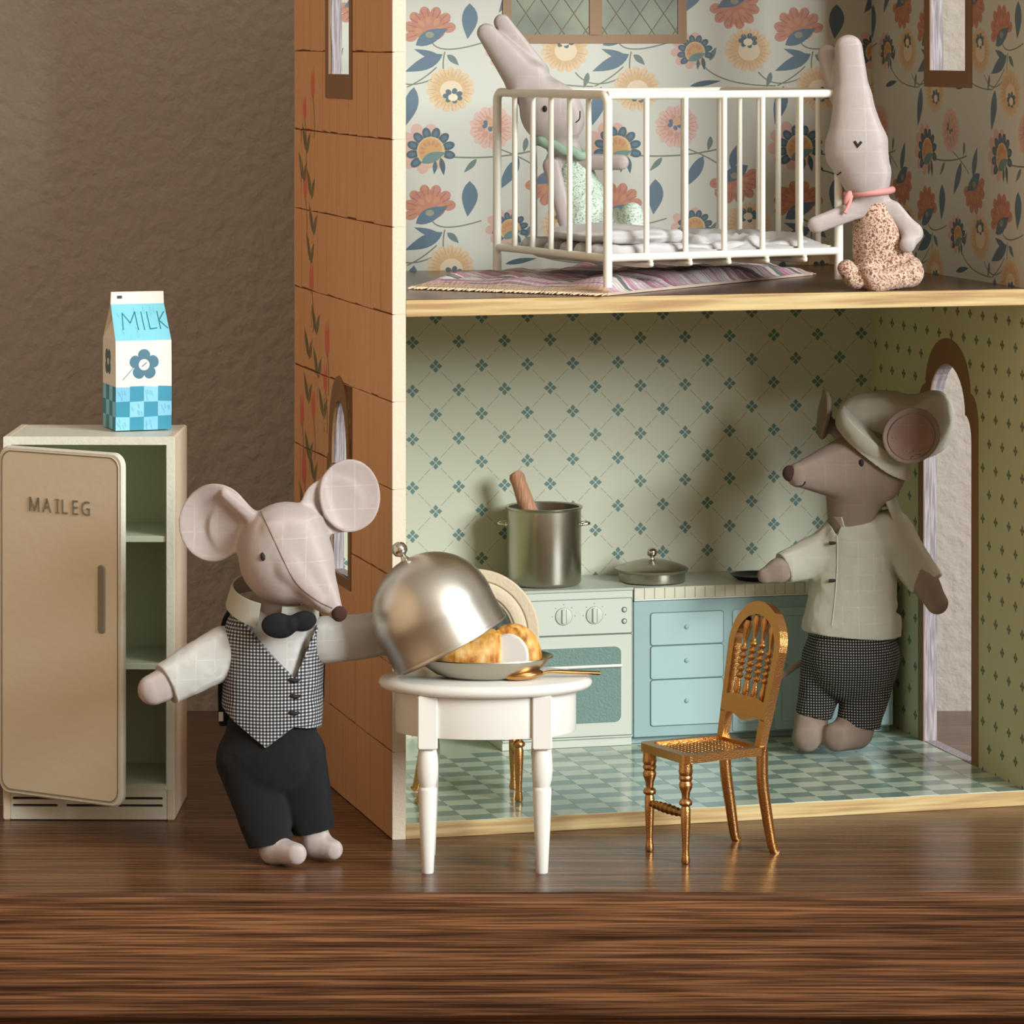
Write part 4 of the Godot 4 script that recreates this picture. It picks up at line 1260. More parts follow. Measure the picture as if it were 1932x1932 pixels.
# ---------------------------------------------------------------- nursery furniture
func nursery() -> void:
	# woven rug, one corner at the front edge
	var rg := thing("rug", "mauve striped woven rug with pale fringe lying under the white crib", "rug", in_house(9.0, NURSERY_FLOOR, 7.0), HOUSE_TURN)
	var A := Vector2(2.34, -6.47) - Vector2(9, -7)
	var B := Vector2(9.15, 0.02) - Vector2(9, -7)
	var D := Vector2(15.2, -17.5) - Vector2(9, -7)
	var nz := FastNoiseLite.new()
	nz.seed = 4
	nz.frequency = 0.13
	nz.fractal_octaves = 2
	var pts := PackedVector3Array()
	var cols := 46
	var rows := 70
	for r in rows:
		for c in cols:
			var s := float(c) / (cols - 1)
			var l := float(r) / (rows - 1)
			var q := A + (B - A) * s + (D - A) * l
			var e := minf(minf(s, 1 - s) * 9.0, minf(l, 1 - l) * 16.0)
			var y := 0.07 + (0.22 + 0.52 * absf(nz.get_noise_2d(q.x * 1.2 + q.y * 0.7, q.y * 1.6)) + 0.05 * sin(q.x * 2.6 - q.y * 0.9) * sin(q.x * 2.6 - q.y * 0.9)) * smoothstep(0.0, 0.7, e)
			pts.append(Vector3(q.x, y, q.y))
	obj("weave", MB.new().sheet(pts, cols, 0.12), rug_print(), rg)
	var fr := MB.new()
	for i in 64:
		var s := (i + 0.5) / 64.0
		var q := A + (B - A) * s
		var out := (A - D).normalized() * rng.randf_range(0.28, 0.5) + (B - A).normalized() * rng.randf_range(-0.12, 0.12)
		fr.tube(PackedVector3Array([Vector3(q.x, 0.08, q.y), Vector3(q.x + out.x * 0.5, 0.07, q.y + out.y * 0.5), Vector3(q.x + out.x, 0.04, q.y + out.y)]), PackedFloat32Array([0.05, 0.045, 0.03]), 5)
		var q2 := q + (D - A)
		fr.tube(PackedVector3Array([Vector3(q2.x, 0.08, q2.y), Vector3(q2.x - out.x, 0.04, q2.y - out.y)]), PackedFloat32Array([0.05, 0.03]), 5)
	var fo := obj("fringe", fr, mat(Color(0.86, 0.76, 0.62), 0.95), rg)
	fo.set_meta("kind", "stuff")
	# crib of white lacquered wire; local x along its long front, local z to its front
	var foot := 22.40
	var cr := thing("crib", "white metal wire crib with thin bars standing on the mauve rug", "crib", Vector3(3.96, foot, -2.2), 29.0)
	var L := 11.45
	var Dp := 9.5
	var yb := 23.62 - foot
	var yt := 30.36 - foot
	for z in [0.0, -Dp]:
		obj("top_rail", MB.new().tube(PackedVector3Array([Vector3(0.02, yt - 0.02, z * 0.985 - 0.08), Vector3(L - 0.02, yt - 0.02, z * 0.985 - 0.08)]), PackedFloat32Array([0.18]), 14), M.crib_white, cr)
		obj("bottom_rail", MB.new().tube(PackedVector3Array([Vector3(0, yb, z), Vector3(L, yb, z)]), PackedFloat32Array([0.17]), 14), M.crib_white, cr)
		for i in 5:
			var x := L * (i + 1) / 6.0 - 0.05
			obj("bar", MB.new().tube(PackedVector3Array([Vector3(x, yb, z), Vector3(x, yt, z)]), PackedFloat32Array([0.125]), 10), M.crib_white, cr)
	for x in [0.0, L]:
		for z in [0.0, -Dp]: obj("post", MB.new().tube(PackedVector3Array([Vector3(x, 0, z), Vector3(x, yt - 0.34, z)]), PackedFloat32Array([0.19]), 14), M.crib_white, cr)
		var path := PackedVector3Array()
		for i in 9: path.append(Vector3(x, yt - 0.4 + 0.4 * sin(PI * i / 16.0), -0.4 + 0.4 * cos(PI * i / 16.0)))
		for i in 9: path.append(Vector3(x, yt - 0.4 + 0.4 * cos(PI * i / 16.0), 0.4 - Dp - 0.4 * sin(PI * i / 16.0)))
		obj("top_rail", MB.new().tube(path, PackedFloat32Array([0.19]), 14), M.crib_white, cr)
		obj("bottom_rail", MB.new().tube(PackedVector3Array([Vector3(x, yb, 0), Vector3(x, yb, -Dp)]), PackedFloat32Array([0.16]), 14), M.crib_white, cr)
		for i in 5:
			var z := -Dp * (i + 1) / 6.0
			obj("bar", MB.new().tube(PackedVector3Array([Vector3(x, yb, z), Vector3(x, yt, z)]), PackedFloat32Array([0.12]), 10), M.crib_white, cr)
	for i in 5:
		var x := L * (i + 1) / 6.0 + 0.05
		obj("base_wire", MB.new().tube(smooth_path(PackedVector3Array([Vector3(x + 0.12, yb, 0), Vector3(x + 0.10, yb - 0.22, -0.02), Vector3(x, yb - 0.36, -0.2), Vector3(x, yb - 0.38, -Dp * 0.5), Vector3(x, yb - 0.36, 0.2 - Dp), Vector3(x, yb, -Dp)]), 5), PackedFloat32Array([0.11]), 10), M.crib_white, cr)
	# bedding: a thin mattress with a rumpled sheet, and a pillow at the left end
	var turn := Basis(Vector3.UP, deg_to_rad(29.0))
	var at0 := Vector3(3.96, foot, -2.2) + turn * Vector3(L * 0.5, yb - 0.26, -Dp * 0.5)
	var mt := thing("crib_mattress", "white rumpled sheeted mattress lying inside the crib", "mattress", at0, 29.0)
	var f := field(0.25, 0.16)
	f.cone(Vector3(-4.7, 0.36, -3.8), Vector3(4.7, 0.36, -3.8), 0.36, 0.36)
	for z in [-2.6, -1.3, 0.0, 1.3, 2.6, 3.9]: f.cone(Vector3(-4.9, 0.36, z), Vector3(4.9, 0.36, z), 0.36, 0.36)
	f.keep.append(Plane(Vector3.DOWN, 0.0))
	obj("pad", f.mesh(0.14), M.sheet, mt)
	var folds := FastNoiseLite.new()
	folds.seed = 8
	folds.frequency = 0.20
	folds.fractal_octaves = 3
	var sp := PackedVector3Array()
	for r in 44:
		for c in 36:
			var q := Vector2(-2.0 + 7.5 * c / 35.0, 4.5 - 9.0 * r / 43.0)
			var e := minf(minf(q.x + 2.0, 5.5 - q.x), minf(4.5 - q.y, 4.5 + q.y))
			sp.append(Vector3(q.x, 0.66 + (0.55 * (1.0 - absf(folds.get_noise_2d(q.x * 1.2 + q.y * 0.3, q.y * 0.7)) * 2.2)) * clampf(e * 1.2, 0.05, 1.0) - 0.25, q.y))
	obj("sheet", MB.new().sheet(sp, 36, 0.12), M.sheet, mt)
	var pw := thing("pillow", "small white square pillow under the rabbit at the left end of the crib", "pillow", at0 + turn * Vector3(-3.3, 0.70, 0.6), 29.0)
	var fp := field(0.2, 0.06)
	fp.ell(Vector3(0, 0.33, 0), Vector3(2.1, 0.42, 3.7))
	fp.cone(Vector3(-1.5, 0.33, 3.0), Vector3(1.6, 0.33, 3.0), 0.28, 0.28)
	fp.cone(Vector3(1.6, 0.33, -2.9), Vector3(1.6, 0.33, 3.0), 0.28, 0.28)
	fp.keep.append(Plane(Vector3.DOWN, -0.02))
	obj("pillow_case", fp.mesh(0.13), M.sheet, pw)

func rug_print() -> StandardMaterial3D:
	var p := Paint.new(64, 1024, Vector2(1, 17), Color(0.74, 0.62, 0.64))
	var y := 0.0
	var cs := [Color(0.80, 0.65, 0.70), Color(0.87, 0.80, 0.79), Color(0.72, 0.54, 0.59), Color(0.83, 0.71, 0.74), Color(0.90, 0.86, 0.82), Color(0.40, 0.45, 0.42), Color(0.88, 0.83, 0.80), Color(0.78, 0.47, 0.56), Color(0.80, 0.68, 0.71)]
	p.poly(rect(0, 0, 1, 0.45), Color(0.80, 0.66, 0.50))
	y = 0.45
	var i := 0
	while y < 17.0:
		var h := rng.randf_range(0.12, 0.55)
		p.poly(rect(0, y, 1, y + h), cs[i % cs.size()])
		y += h
		i += 1 + (rng.randi() % 3)
	for k in 700:
		var yy := rng.randf() * 17.0
		p.poly(rect(rng.randf(), yy, rng.randf_range(0, 1.2), yy + 0.03), Color(0.80, 0.74, 0.72).lerp(Color(0.4, 0.3, 0.34), rng.randf()))
	var m := relief(mat(Color.WHITE, 0.95), noise_tex(0.2, 2, 256), 0.03)
	m.albedo_texture = p.done(64, 1024)
	m.uv1_scale = Vector3(1, 1, 1)
	return m

# ---------------------------------------------------------------- table, chairs and what stands on them
func chair(called: String, label: String, at: Vector3, turn: float) -> Node3D:
	var t := thing(called, label, "chair", at, turn, "gold chairs")
	var g: Material = M.gold
	# front legs turned, with collars
	for s in [-1.0, 1.0]:
		var pr := PackedVector2Array()
		for q in [[0, 0], [0.16, 0.02], [0.18, 0.10], [0.15, 0.3], [0.13, 0.5], [0.15, 0.9], [0.19, 1.6], [0.20, 2.15], [0.16, 2.28], [0.25, 2.34], [0.27, 2.42], [0.24, 2.5], [0.15, 2.58], [0.17, 2.8], [0.26, 3.02], [0.28, 3.15], [0.22, 3.28], [0.26, 3.33], [0.28, 3.42], [0.24, 3.5], [0.27, 3.56], [0.29, 3.66], [0.27, 3.78], [0.27, 4.05], [0, 4.05]]:
			pr.append(Vector2(q[0], q[1]))
		obj("front_leg", MB.new().lathe(pr, 24).moved(Transform3D(Basis(), Vector3(1.36 * s, 0, 1.98))), g, t)
		var back := smooth_path(PackedVector3Array([Vector3(1.42 * s, 0, -2.28), Vector3(1.40 * s, 0.25, -2.12), Vector3(1.36 * s, 1.4, -1.90), Vector3(1.36 * s, 2.9, -1.66), Vector3(1.40 * s, 4.2, -1.62)]), 5)
		var rr := PackedFloat32Array()
		for i in back.size(): rr.append(lerpf(0.17, 0.24, minf(1.0, float(i) / back.size() * 1.6)) + (0.03 if i < 2 else 0.0))
		obj("rear_leg", MB.new().tube(back, rr, 12, false, 1.0, Vector3.RIGHT), g, t)
	# twisted stretcher between the front legs
	var st := PackedVector3Array()
	var sr := PackedFloat32Array()
	for i in 41:
		var q := i / 40.0
		st.append(Vector3(lerpf(-1.3, 1.3, q), 1.95, 1.98))
		sr.append(0.10 + 0.08 * sin(PI * q) + 0.04 * sin(q * 50.0))
	obj("stretcher", MB.new().tube(st, sr, 10), g, t)
	# seat: frame, woven cane
	var so := PackedVector2Array()
	for q in rounded(-1.72, -2.28, 1.72, 1.75, 0.35, 5): so.append(Vector2(q.x * (1.0 - 0.02 * q.y), q.y))
	var si := PackedVector2Array()
	for q in so: si.append(Vector2(q.x * 0.78, (q.y + 0.26) * 0.80 - 0.26))
	var lay := Transform3D(Basis(Vector3.RIGHT, -PI / 2).rotated(Vector3.UP, 0), Vector3(0, 4.02, 0))
	var flip := PackedVector2Array(); for q in so: flip.append(q)
	obj("seat_frame", MB.new().ring(flip, si, 0, 0.34).moved(lay), g, t)
	var cn := MB.new()
	cn.prism(si, 0.05, 0.22)
	cn.moved(lay)
	var cane := obj("cane_seat", cn, g, t)
	var knots := MB.new()
	for i in 11:
		for j in 13:
			var q := Vector2(-1.27 + i * 0.254 + (0.127 if j % 2 == 0 else 0.0), -1.74 + j * 0.24)
			if not Geometry2D.is_point_in_polygon(q, si): continue
			knots.ball(Vector3(q.x, 4.235, -q.y), Vector3(0.085, 0.045, 0.085), Basis.IDENTITY, 5, 8)
	var ko := obj("weave", knots, g, cane)
	ko.set_meta("kind", "stuff")
	# back: arched frame leaning backwards, four beaded spindles
	var lean := Transform3D(Basis(Vector3.RIGHT, deg_to_rad(-11.5)), Vector3(0, 4.12, -1.50))
	var o := PackedVector2Array()
	var n := PackedVector2Array()
	for i in 21:
		var a := PI * i / 20.0
		o.append(Vector2(1.86 * cos(a), 4.05 + 1.82 * sin(a)))
		n.append(Vector2(1.46 * cos(a), 4.0 + 1.34 * sin(a)))
	o.append(Vector2(-1.62, 1.2)); n.append(Vector2(-1.36, 1.95))
	o.append(Vector2(-0.8, 1.28)); n.append(Vector2(-0.8, 2.05))
	o.append(Vector2(0, 1.05)); n.append(Vector2(0, 2.05))
	o.append(Vector2(0.8, 1.28)); n.append(Vector2(0.8, 2.05))
	o.append(Vector2(1.62, 1.2)); n.append(Vector2(1.36, 1.95))
	var fr := obj("back_frame", MB.new().ring(o, n, -0.19, 0.19).moved(lean), g, t)
	for s in [-1.0, 1.0]:
		obj("back_post", MB.new().prism(PackedVector2Array([Vector2(1.20 * s, 0.0), Vector2(1.56 * s, 0.0), Vector2(1.64 * s, 1.3), Vector2(1.22 * s, 1.3)]), -0.19, 0.19, 0.03).moved(lean), g, fr)
	for i in 4:
		var x := -0.93 + i * 0.62
		var h := 3.95 + 1.30 * sqrt(maxf(0.1, 1.0 - pow(x / 1.46, 2))) - 2.0
		var pr := PackedVector2Array([Vector2(0.08, 2.0), Vector2(0.14, 2.12), Vector2(0.15, 2.25), Vector2(0.09, 2.55), Vector2(0.08, 2.66)])
		var y := 2.66
		while y < 1.9 + h * 0.66:
			for q in [[0.09, 0.0], [0.15, 0.06], [0.165, 0.12], [0.14, 0.19], [0.085, 0.25]]: pr.append(Vector2(q[0], y + q[1]))
			y += 0.27
		pr.append(Vector2(0.07, y + 0.08)); pr.append(Vector2(0.09, y + 0.2)); pr.append(Vector2(0.15, lerpf(y, 2.0 + h, 0.62))); pr.append(Vector2(0.19, lerpf(y, 2.0 + h, 0.85))); pr.append(Vector2(0.14, 2.05 + h))
		var low := Transform3D(Basis(), Vector3(x, 0, 0))
		obj("spindle", MB.new().lathe(pr, 12).moved(lean * low), g, t)
	return t

func dining() -> void:
	chair("dining_chair", "gold chair with arched spindle back standing on the dark wood sideboard", Vector3(7.93, 0, 2.40), -60.3)
	chair("dining_chair", "gold chair mostly hidden behind the white table, only its legs showing", Vector3(-1.8, 0.65, -5.92), 94.8)
	# white oval table
	var at := Vector3(-1.06, 0, 4.6)
	var t := thing("dining_table", "white round table with tapered turned legs carrying the steel dome", "table", at)
	var top := PackedVector2Array([Vector2(0, 6.98), Vector2(3.9, 6.98), Vector2(4.08, 7.02), Vector2(4.18, 7.10), Vector2(4.23, 7.20), Vector2(4.22, 7.30), Vector2(4.14, 7.40), Vector2(4.0, 7.46), Vector2(0, 7.47)])
	obj("tabletop", MB.new().lathe(top, 96, 1.0, 0.66), M.white_lacquer, t)
	obj("apron", MB.new().lathe(PackedVector2Array([Vector2(3.35, 5.30), Vector2(3.58, 5.32), Vector2(3.60, 5.36), Vector2(3.60, 6.99)]), 80, 1.0, 0.64), M.white_lacquer, t)
	for x in [-2.24, 2.24]:
		for z in [-1.66, 1.66]:
			var c := MB.new().box(Vector3(x, 5.95, z + 0.1 * signf(z)), Vector3(0.78, 2.1, 0.78), 0.06)
			var leg := obj("leg", c.join(MB.new().lathe(PackedVector2Array([Vector2(0, 0), Vector2(0.22, 0), Vector2(0.24, 0.04), Vector2(0.33, 1.8), Vector2(0.38, 3.25), Vector2(0.37, 3.32), Vector2(0.31, 3.38), Vector2(0.34, 3.46), Vector2(0.40, 3.7), Vector2(0.43, 4.1), Vector2(0.41, 4.5), Vector2(0.36, 4.78), Vector2(0.31, 4.86), Vector2(0.34, 4.95), Vector2(0, 4.96)]), 12).moved(Transform3D(Basis(Vector3.UP, 0.26), Vector3(x, 0, z)))), M.white_lacquer, t)
			obj("foot_cap", MB.new().lathe(PackedVector2Array([Vector2(0, 0), Vector2(0.2, 0), Vector2(0.225, 0.05)]), 12).moved(Transform3D(Basis(), Vector3(x, -0.0, z))), M.dark_metal, leg)
	var ty := 7.47
	# dish
	var dish_at := Vector3(-1.08, ty, 4.85)
	var ds := thing("serving_dish", "shallow steel serving dish with a turned rim on the white table", "dish", dish_at)
	obj("bowl", MB.new().lathe(PackedVector2Array([Vector2(0, 0.02), Vector2(1.55, 0.02), Vector2(1.95, 0.14), Vector2(2.45, 0.48), Vector2(2.66, 0.72), Vector2(2.72, 0.80), Vector2(2.70, 0.84), Vector2(2.60, 0.82), Vector2(2.35, 0.56), Vector2(1.9, 0.26), Vector2(1.5, 0.14), Vector2(0, 0.13)]), 72, 1.0, 0.72), M.pewter, ds)
	# roast
	var rs := thing("bread_loaf", "golden crusted loaf with a pale cut face lying in the steel dish", "bread", dish_at + Vector3(0, 0.15, 0))
	var f := field(0.25, 0.06)
	f.ell(Vector3(-0.85, 0.72, -0.10), Vector3(1.30, 0.86, 1.0))
	f.ell(Vector3(0.05, 0.74, -0.25), Vector3(0.95, 0.98, 0.95))
	f.keep.append(across(Vector3(0.50, 0.8, 0.4), Vector3(0.93, 0.05, 0.36)))
	f.keep.append(Plane(Vector3.DOWN, -0.02))
	obj("crust", f.mesh(0.07), M.crust, rs)
	var f2 := field(0.2, 0.06)
	f2.ell(Vector3(1.10, 0.62, -0.40), Vector3(1.20, 1.24, 0.75), Basis(Vector3.UP, 0.2))
	f2.keep.append(across(Vector3(1.0, 0.7, 0.02), Vector3(-0.10, 0.12, 1)))
	f2.keep.append(Plane(Vector3.DOWN, -0.02))
	obj("slice", f2.mesh(0.06), M.crust, rs)
	var f3 := field(0.1, 0.0)
	f3.ell(Vector3(1.02, 0.48, -0.30), Vector3(1.02, 1.10, 0.7), Basis(Vector3.UP, 0.2))
	f3.keep.append(across(Vector3(1.0, 0.7, 0.09), Vector3(-0.10, 0.12, 1)))
	f3.keep.append(Plane(Vector3.DOWN, -0.02))
	obj("cut_face", f3.mesh(0.06), M.crumb, rs)
	# dome cover: leaning with its lower edge on the table, tilted over the dish
	var rim := Vector3(-2.407, 8.749, 5.1)
	var dm := thing("dome_cover", "brushed steel dome cover with a ball knob tilted open over the loaf", "cover", rim)
	var pr := PackedVector2Array([Vector2(2.40, -0.03), Vector2(2.47, -0.03), Vector2(2.49, 0.03), Vector2(2.46, 0.10)])
	for i in 9: pr.append(Vector2(2.46 - 0.03 * sin(PI * i / 8.0) + 0.0 * i, 0.15 + 1.3 * i / 8.0))
	for i in range(1, 17):
		var a := PI / 2 * i / 16.0
		pr.append(Vector2(2.46 * cos(a), 1.45 + 2.38 * sin(a)))
	for i in range(15, -1, -1):
		var a := PI / 2 * i / 16.0
		pr.append(Vector2(2.38 * cos(a), 1.45 + 2.30 * sin(a)))
	pr.append(Vector2(2.40, -0.03))
	var lean := Basis(Vector3(0, 0, 1), deg_to_rad(28.5)) * Basis(Vector3(1, 0, 0), deg_to_rad(-2.0))
	obj("shell", MB.new().lathe(pr, 80).moved(Transform3D(lean, Vector3.ZERO)), M.steel, dm)
	obj("knob", MB.new().lathe(PackedVector2Array([Vector2(0.22, 3.78), Vector2(0.14, 3.88), Vector2(0.11, 3.98), Vector2(0.16, 4.02), Vector2(0.27, 4.10), Vector2(0.32, 4.26), Vector2(0.27, 4.44), Vector2(0.15, 4.55), Vector2(0, 4.58)]), 24).moved(Transform3D(lean, Vector3.ZERO)), M.steel_shiny, dm)
	# spoon
	var sp := thing("spoon", "small gold spoon lying at the front edge of the white table", "spoon", Vector3(0.45, ty, 5.65), 14.0)
	var bowl := MB.new().ball(Vector3(-0.05, 0.22, 0), Vector3(0.86, 0.22, 0.55), Basis(Vector3(0, 0, 1), 0.05), 12, 24)
	obj("bowl", bowl, M.gold_spoon, sp)
	obj("stem", MB.new().tube(smooth_path(PackedVector3Array([Vector3(0.70, 0.19, 0), Vector3(1.1, 0.28, 0), Vector3(2.0, 0.22, 0), Vector3(3.1, 0.14, 0.02)])), PackedFloat32Array([0.13, 0.11, 0.09, 0.08, 0.08, 0.09, 0.09, 0.10, 0.11, 0.13]), 10, false, 0.6), M.gold_spoon, sp)
	# round disc propped on the chair in the kitchen
	var dc := thing("round_plate", "round cream plate with dark rings and patterned centre propped upright behind the dome", "plate", Vector3(-1.565, 7.588, -5.4))
	var face := Basis(Vector3.RIGHT, PI / 2 - 0.05)
	var R := 2.72
	obj("rim", MB.new().lathe(PackedVector2Array([Vector2(0, -0.2), Vector2(R - 0.1, -0.2), Vector2(R, -0.12), Vector2(R, 0.0), Vector2(R - 0.06, 0.07), Vector2(R - 0.45, 0.06), Vector2(R - 0.5, 0.0), Vector2(R - 0.56, 0.04), Vector2(1.62, 0.02), Vector2(1.55, -0.02), Vector2(0, -0.03)]), 80).moved(Transform3D(face, Vector3.ZERO)), M.plate, dc)
	for r in [R - 0.43, 1.72, 1.60]: obj("ring_line", MB.new().tube(circle(Vector3(0, 0, 0.035), r, 64, face * Basis(Vector3.RIGHT, -PI / 2)), PackedFloat32Array([0.028]), 6, true), M.fridge_grey, dc)
	obj("centre", MB.new().lathe(PackedVector2Array([Vector2(1.52, 0.0), Vector2(1.52, 0.02), Vector2(0, 0.02)]), 64).moved(Transform3D(face, Vector3.ZERO)), patterned(), dc)

func patterned() -> StandardMaterial3D:
	var m := triplanar(mat(Color.WHITE, 0.6), Vector3.ONE * 0.35)
	m.albedo_texture = noise_tex(0.03, 3, 256, FastNoiseLite.TYPE_CELLULAR, ramp([[0.2, Color(0.22, 0.24, 0.23)], [0.6, Color(0.32, 0.36, 0.35)], [0.8, Color(0.66, 0.66, 0.60)]]), 31)
	return m

# ---------------------------------------------------------------- soft toys
func seam(f: Field, pts: PackedVector3Array, r: float) -> MB:
	var o := PackedVector3Array()
	for p in smooth_path(pts, 5):
		var q := f.hit(p, Vector3(0, 0, -1))
		o.append(q)
	return MB.new().tube(o, PackedFloat32Array([r]), 6)

func collar_band(c: Vector3, rx: float, rz: float, h: float, flare: float, tilt: Basis, a0: float, a1: float, drop: float) -> MB:
	var pts := PackedVector3Array()
	var cols := 40
	for r in 5:
		for i in cols:
			var a := lerpf(a0, a1, float(i) / (cols - 1))
			var q := r / 4.0
			var wide := 1.0 + flare * q
			var tip := pow(absf(2.0 * i / (cols - 1) - 1.0), 4.0)
			pts.append(c + tilt * Vector3(cos(a) * rx * wide, -h * q - drop * tip * q, -sin(a) * rz * wide))
	return MB.new().sheet(pts, cols, 0.07)

func waiter() -> void:
	var at := Vector3(-8.55, 0, 4.3)
	var t := thing("mouse_doll", "pale pink mouse doll in black bow tie, checked vest and black trousers", "doll", at, 0.0, "mouse dolls")
	var f := field(0.28)
	f.cone(Vector3(-8.902, 12.524, 5), Vector3(-6.905, 10.214, 6.1), 1.86, 0.30)
	f.ell(Vector3(-8.902, 12.064, 5), Vector3(1.84, 1.72, 1.8))
	# the padded ridge along the head's middle seam
	f.cone(Vector3(-9.353, 13.43, 6.2), Vector3(-8.733, 12.015, 6.5), 0.36, 0.42)
	f.cone(Vector3(-8.733, 12.015, 6.5), Vector3(-7.597, 10.715, 6.4), 0.42, 0.22)
	f.cone(Vector3(-9.168, 10.68, 4.4), Vector3(-9.402, 8.62, 4), 0.8, 0.9)
	f.cone(Vector3(-9.465, 8.304, 4), Vector3(-9.529, 5.142, 4), 1.0, 1.05)
	f.cone(Vector3(-11.194, 8.177, 4), Vector3(-13.69, 7.2, 5.1), 0.66, 0.56)
	f.cone(Vector3(-13.732, 7.2, 5.1), Vector3(-14.158, 7.015, 5.25), 0.60, 0.61)
	f.cone(Vector3(-7.505, 8.831, 4), Vector3(-4.85, 8.892, 2.6), 0.6, 0.55)
	f.cone(Vector3(-10.245, 4.088, 4), Vector3(-9.372, 0.607, 4.5), 0.9, 0.56)
	f.cone(Vector3(-9.435, 0.544, 4.5), Vector3(-8.518, 0.585, 5.5), 0.56, 0.43)
	f.cone(Vector3(-8.57, 4.051, 3.8), Vector3(-7.789, 0.716, 3.8), 0.9, 0.52)
	f.cone(Vector3(-7.721, 0.61, 3.9), Vector3(-7.107, 0.524, 4.4), 0.54, 0.40)
	f.disc(Vector3(-11.726, 13.51, 4.5), 1.46, 1.54, 0.42, 0.12, facing(Vector3(-0.25, 0.12, 1)))
	f.disc(Vector3(-10.958, 13.36, 4.65), 1.05, 0.98, 0.12, 0.12, facing(Vector3(-0.3, 0.1, 1)))
	f.cone(Vector3(-11.364, 14.643, 4.85), Vector3(-10.334, 13.847, 5.2), 0.16, 0.24)
	f.disc(Vector3(-6.523, 14.558, 4.3), 1.30, 1.44, 0.42, 0.12, facing(Vector3(0.42, 0.12, 1)))
	f.disc(Vector3(-7.187, 14.182, 4.5), 1.25, 1.12, 0.12, 0.12, facing(Vector3(0.4, 0.1, 1)))
	var body := obj("body", f.mesh(0.075), M.skin, t, at)
	obj("nose", MB.new().ball(Vector3(-6.771, 10.16, 6.3), Vector3(0.31, 0.31, 0.31)), M.nose, t, at)
	var front := Vector3(0, 0, 8)
	obj("seam", seam(f, PackedVector3Array([Vector3(-9.904, 14.068, 7) + front, Vector3(-9.511, 13.53, 7) + front, Vector3(-8.994, 12.496, 7) + front, Vector3(-8.394, 11.401, 7) + front, Vector3(-7.609, 10.718, 7) + front, Vector3(-7.03, 10.388, 7) + front]), 0.022), M.seam, body, at)
	var ey := f.hit(Vector3(-9.739, 12.447, 6) + front, Vector3(0, 0, -1))
	obj("eye", MB.new().ball(ey, Vector3(0.10, 0.17, 0.09), facing(Vector3(-0.4, 0, 1)) * Basis(Vector3(0, 0, 1), 0.15)), M.thread, t, at)
	# shirt
	var s := field(0.22, 0.07)
	s.cone(Vector3(-9.402, 9.147, 4), Vector3(-9.402, 7.039, 4), 1.3, 1.46)
	s.cone(Vector3(-11.426, 8.283, 4), Vector3(-13.932, 7.091, 5.2), 1.06, 0.83)
	s.cone(Vector3(-7.463, 8.768, 4), Vector3(-4.698, 8.886, 2.7), 0.92, 0.86)
	s.keep.append(across(Vector3(-13.669, 7.221, 5.1), Vector3(-13.669, 7.221, 5.1) - Vector3(-11.426, 8.283, 4)))
	s.keep.append(across(Vector3(-5.056, 8.859, 2.8), Vector3(-5.056, 8.859, 2.8) - Vector3(-7.463, 8.768, 4)))
	obj("shirt", s.mesh(0.085), M.cotton, t, at)
	obj("collar", collar_band(Vector3(-9.393, 10.862, 4.5), 1.70, 1.50, 0.86, 0.08, Basis(Vector3(0, 0, 1), -0.14) * Basis(Vector3.RIGHT, 0.30), -PI * 0.42, PI * 1.42, 0.15), M.cotton_cream, t, at)
	var bw := field(0.12, 0.05)
	bw.ell(Vector3(-9.112, 9.698, 6.4), Vector3(0.70, 0.50, 0.3), Basis(Vector3(0, 0, 1), -0.05))
	bw.ell(Vector3(-8.225, 9.87, 6.3), Vector3(0.56, 0.40, 0.26), Basis(Vector3(0, 0, 1), 0.2))
	bw.ell(Vector3(-8.635, 9.781, 6.4), Vector3(0.22, 0.30, 0.3))
	obj("bow_tie", bw.mesh(0.06), M.bow, t, at)
	# vest: checked front, black back
	var v := field(0.2, 0.06)
	v.zc = Vector3(-20.364, 34.234, 4).z
	v.zs = 1.18
	v.cone(Vector3(-9.465, 8.768, 4), Vector3(-9.529, 5.985, 4), 2.02, 1.98)
	v.cone(Vector3(-9.529, 5.985, 4), Vector3(-9.571, 4.298, 4), 1.98, 2.02)
	v.keep.append(Plane(Vector3(0, 0, -1), -v.zc + 0.25))
	v.keep.append(across(Vector3(-9.508, 9.822, 4), Vector3(0, 1, 0)))
	v.cuts.append([edge(Vector3(-11.041, 10.119, 7), Vector3(-8.56, 7.452, 7)), edge(Vector3(-8.56, 7.452, 7), Vector3(-7.443, 10.222, 7)), Plane(Vector3(0, 0, -1), -v.zc)])
	v.cuts.append([edge(Vector3(-9.697, 4.764, 7), Vector3(-11.248, 5.963, 7)), Plane(Vector3(1, 0, 0), Vector3(-9.697, 4.764, 7).x)])
	v.cuts.append([edge(Vector3(-8.622, 5.549, 7), Vector3(-9.697, 4.764, 7)), Plane(Vector3(-1, 0, 0), -Vector3(-9.697, 4.764, 7).x), Plane(Vector3(1, 0, 0), Vector3(-8.622, 5.549, 7).x)])
	v.cuts.append([edge(Vector3(-7.526, 5.343, 7), Vector3(-8.622, 5.549, 7)), Plane(Vector3(-1, 0, 0), -Vector3(-8.622, 5.549, 7).x)])
	var vest := obj("vest", v.mesh(0.075), M.vest, t, at)
	var vb := field(0.2, 0.05)
	vb.zc = v.zc
	vb.zs = 1.25
	vb.cone(Vector3(-9.529, 8.831, 4), Vector3(-9.613, 5.879, 4), 2.15, 2.12)
	vb.keep.append(Plane(Vector3(0, 0, 1), v.zc - 0.15))
	vb.keep.append(across(Vector3(-9.508, 9.99, 4), Vector3(0, 1, 0)))
	vb.keep.append(across(Vector3(-9.508, 5.31, 4), Vector3(0, -1, 0)))
	obj("vest_back", vb.mesh(0.1), M.black_cloth, vest, at)
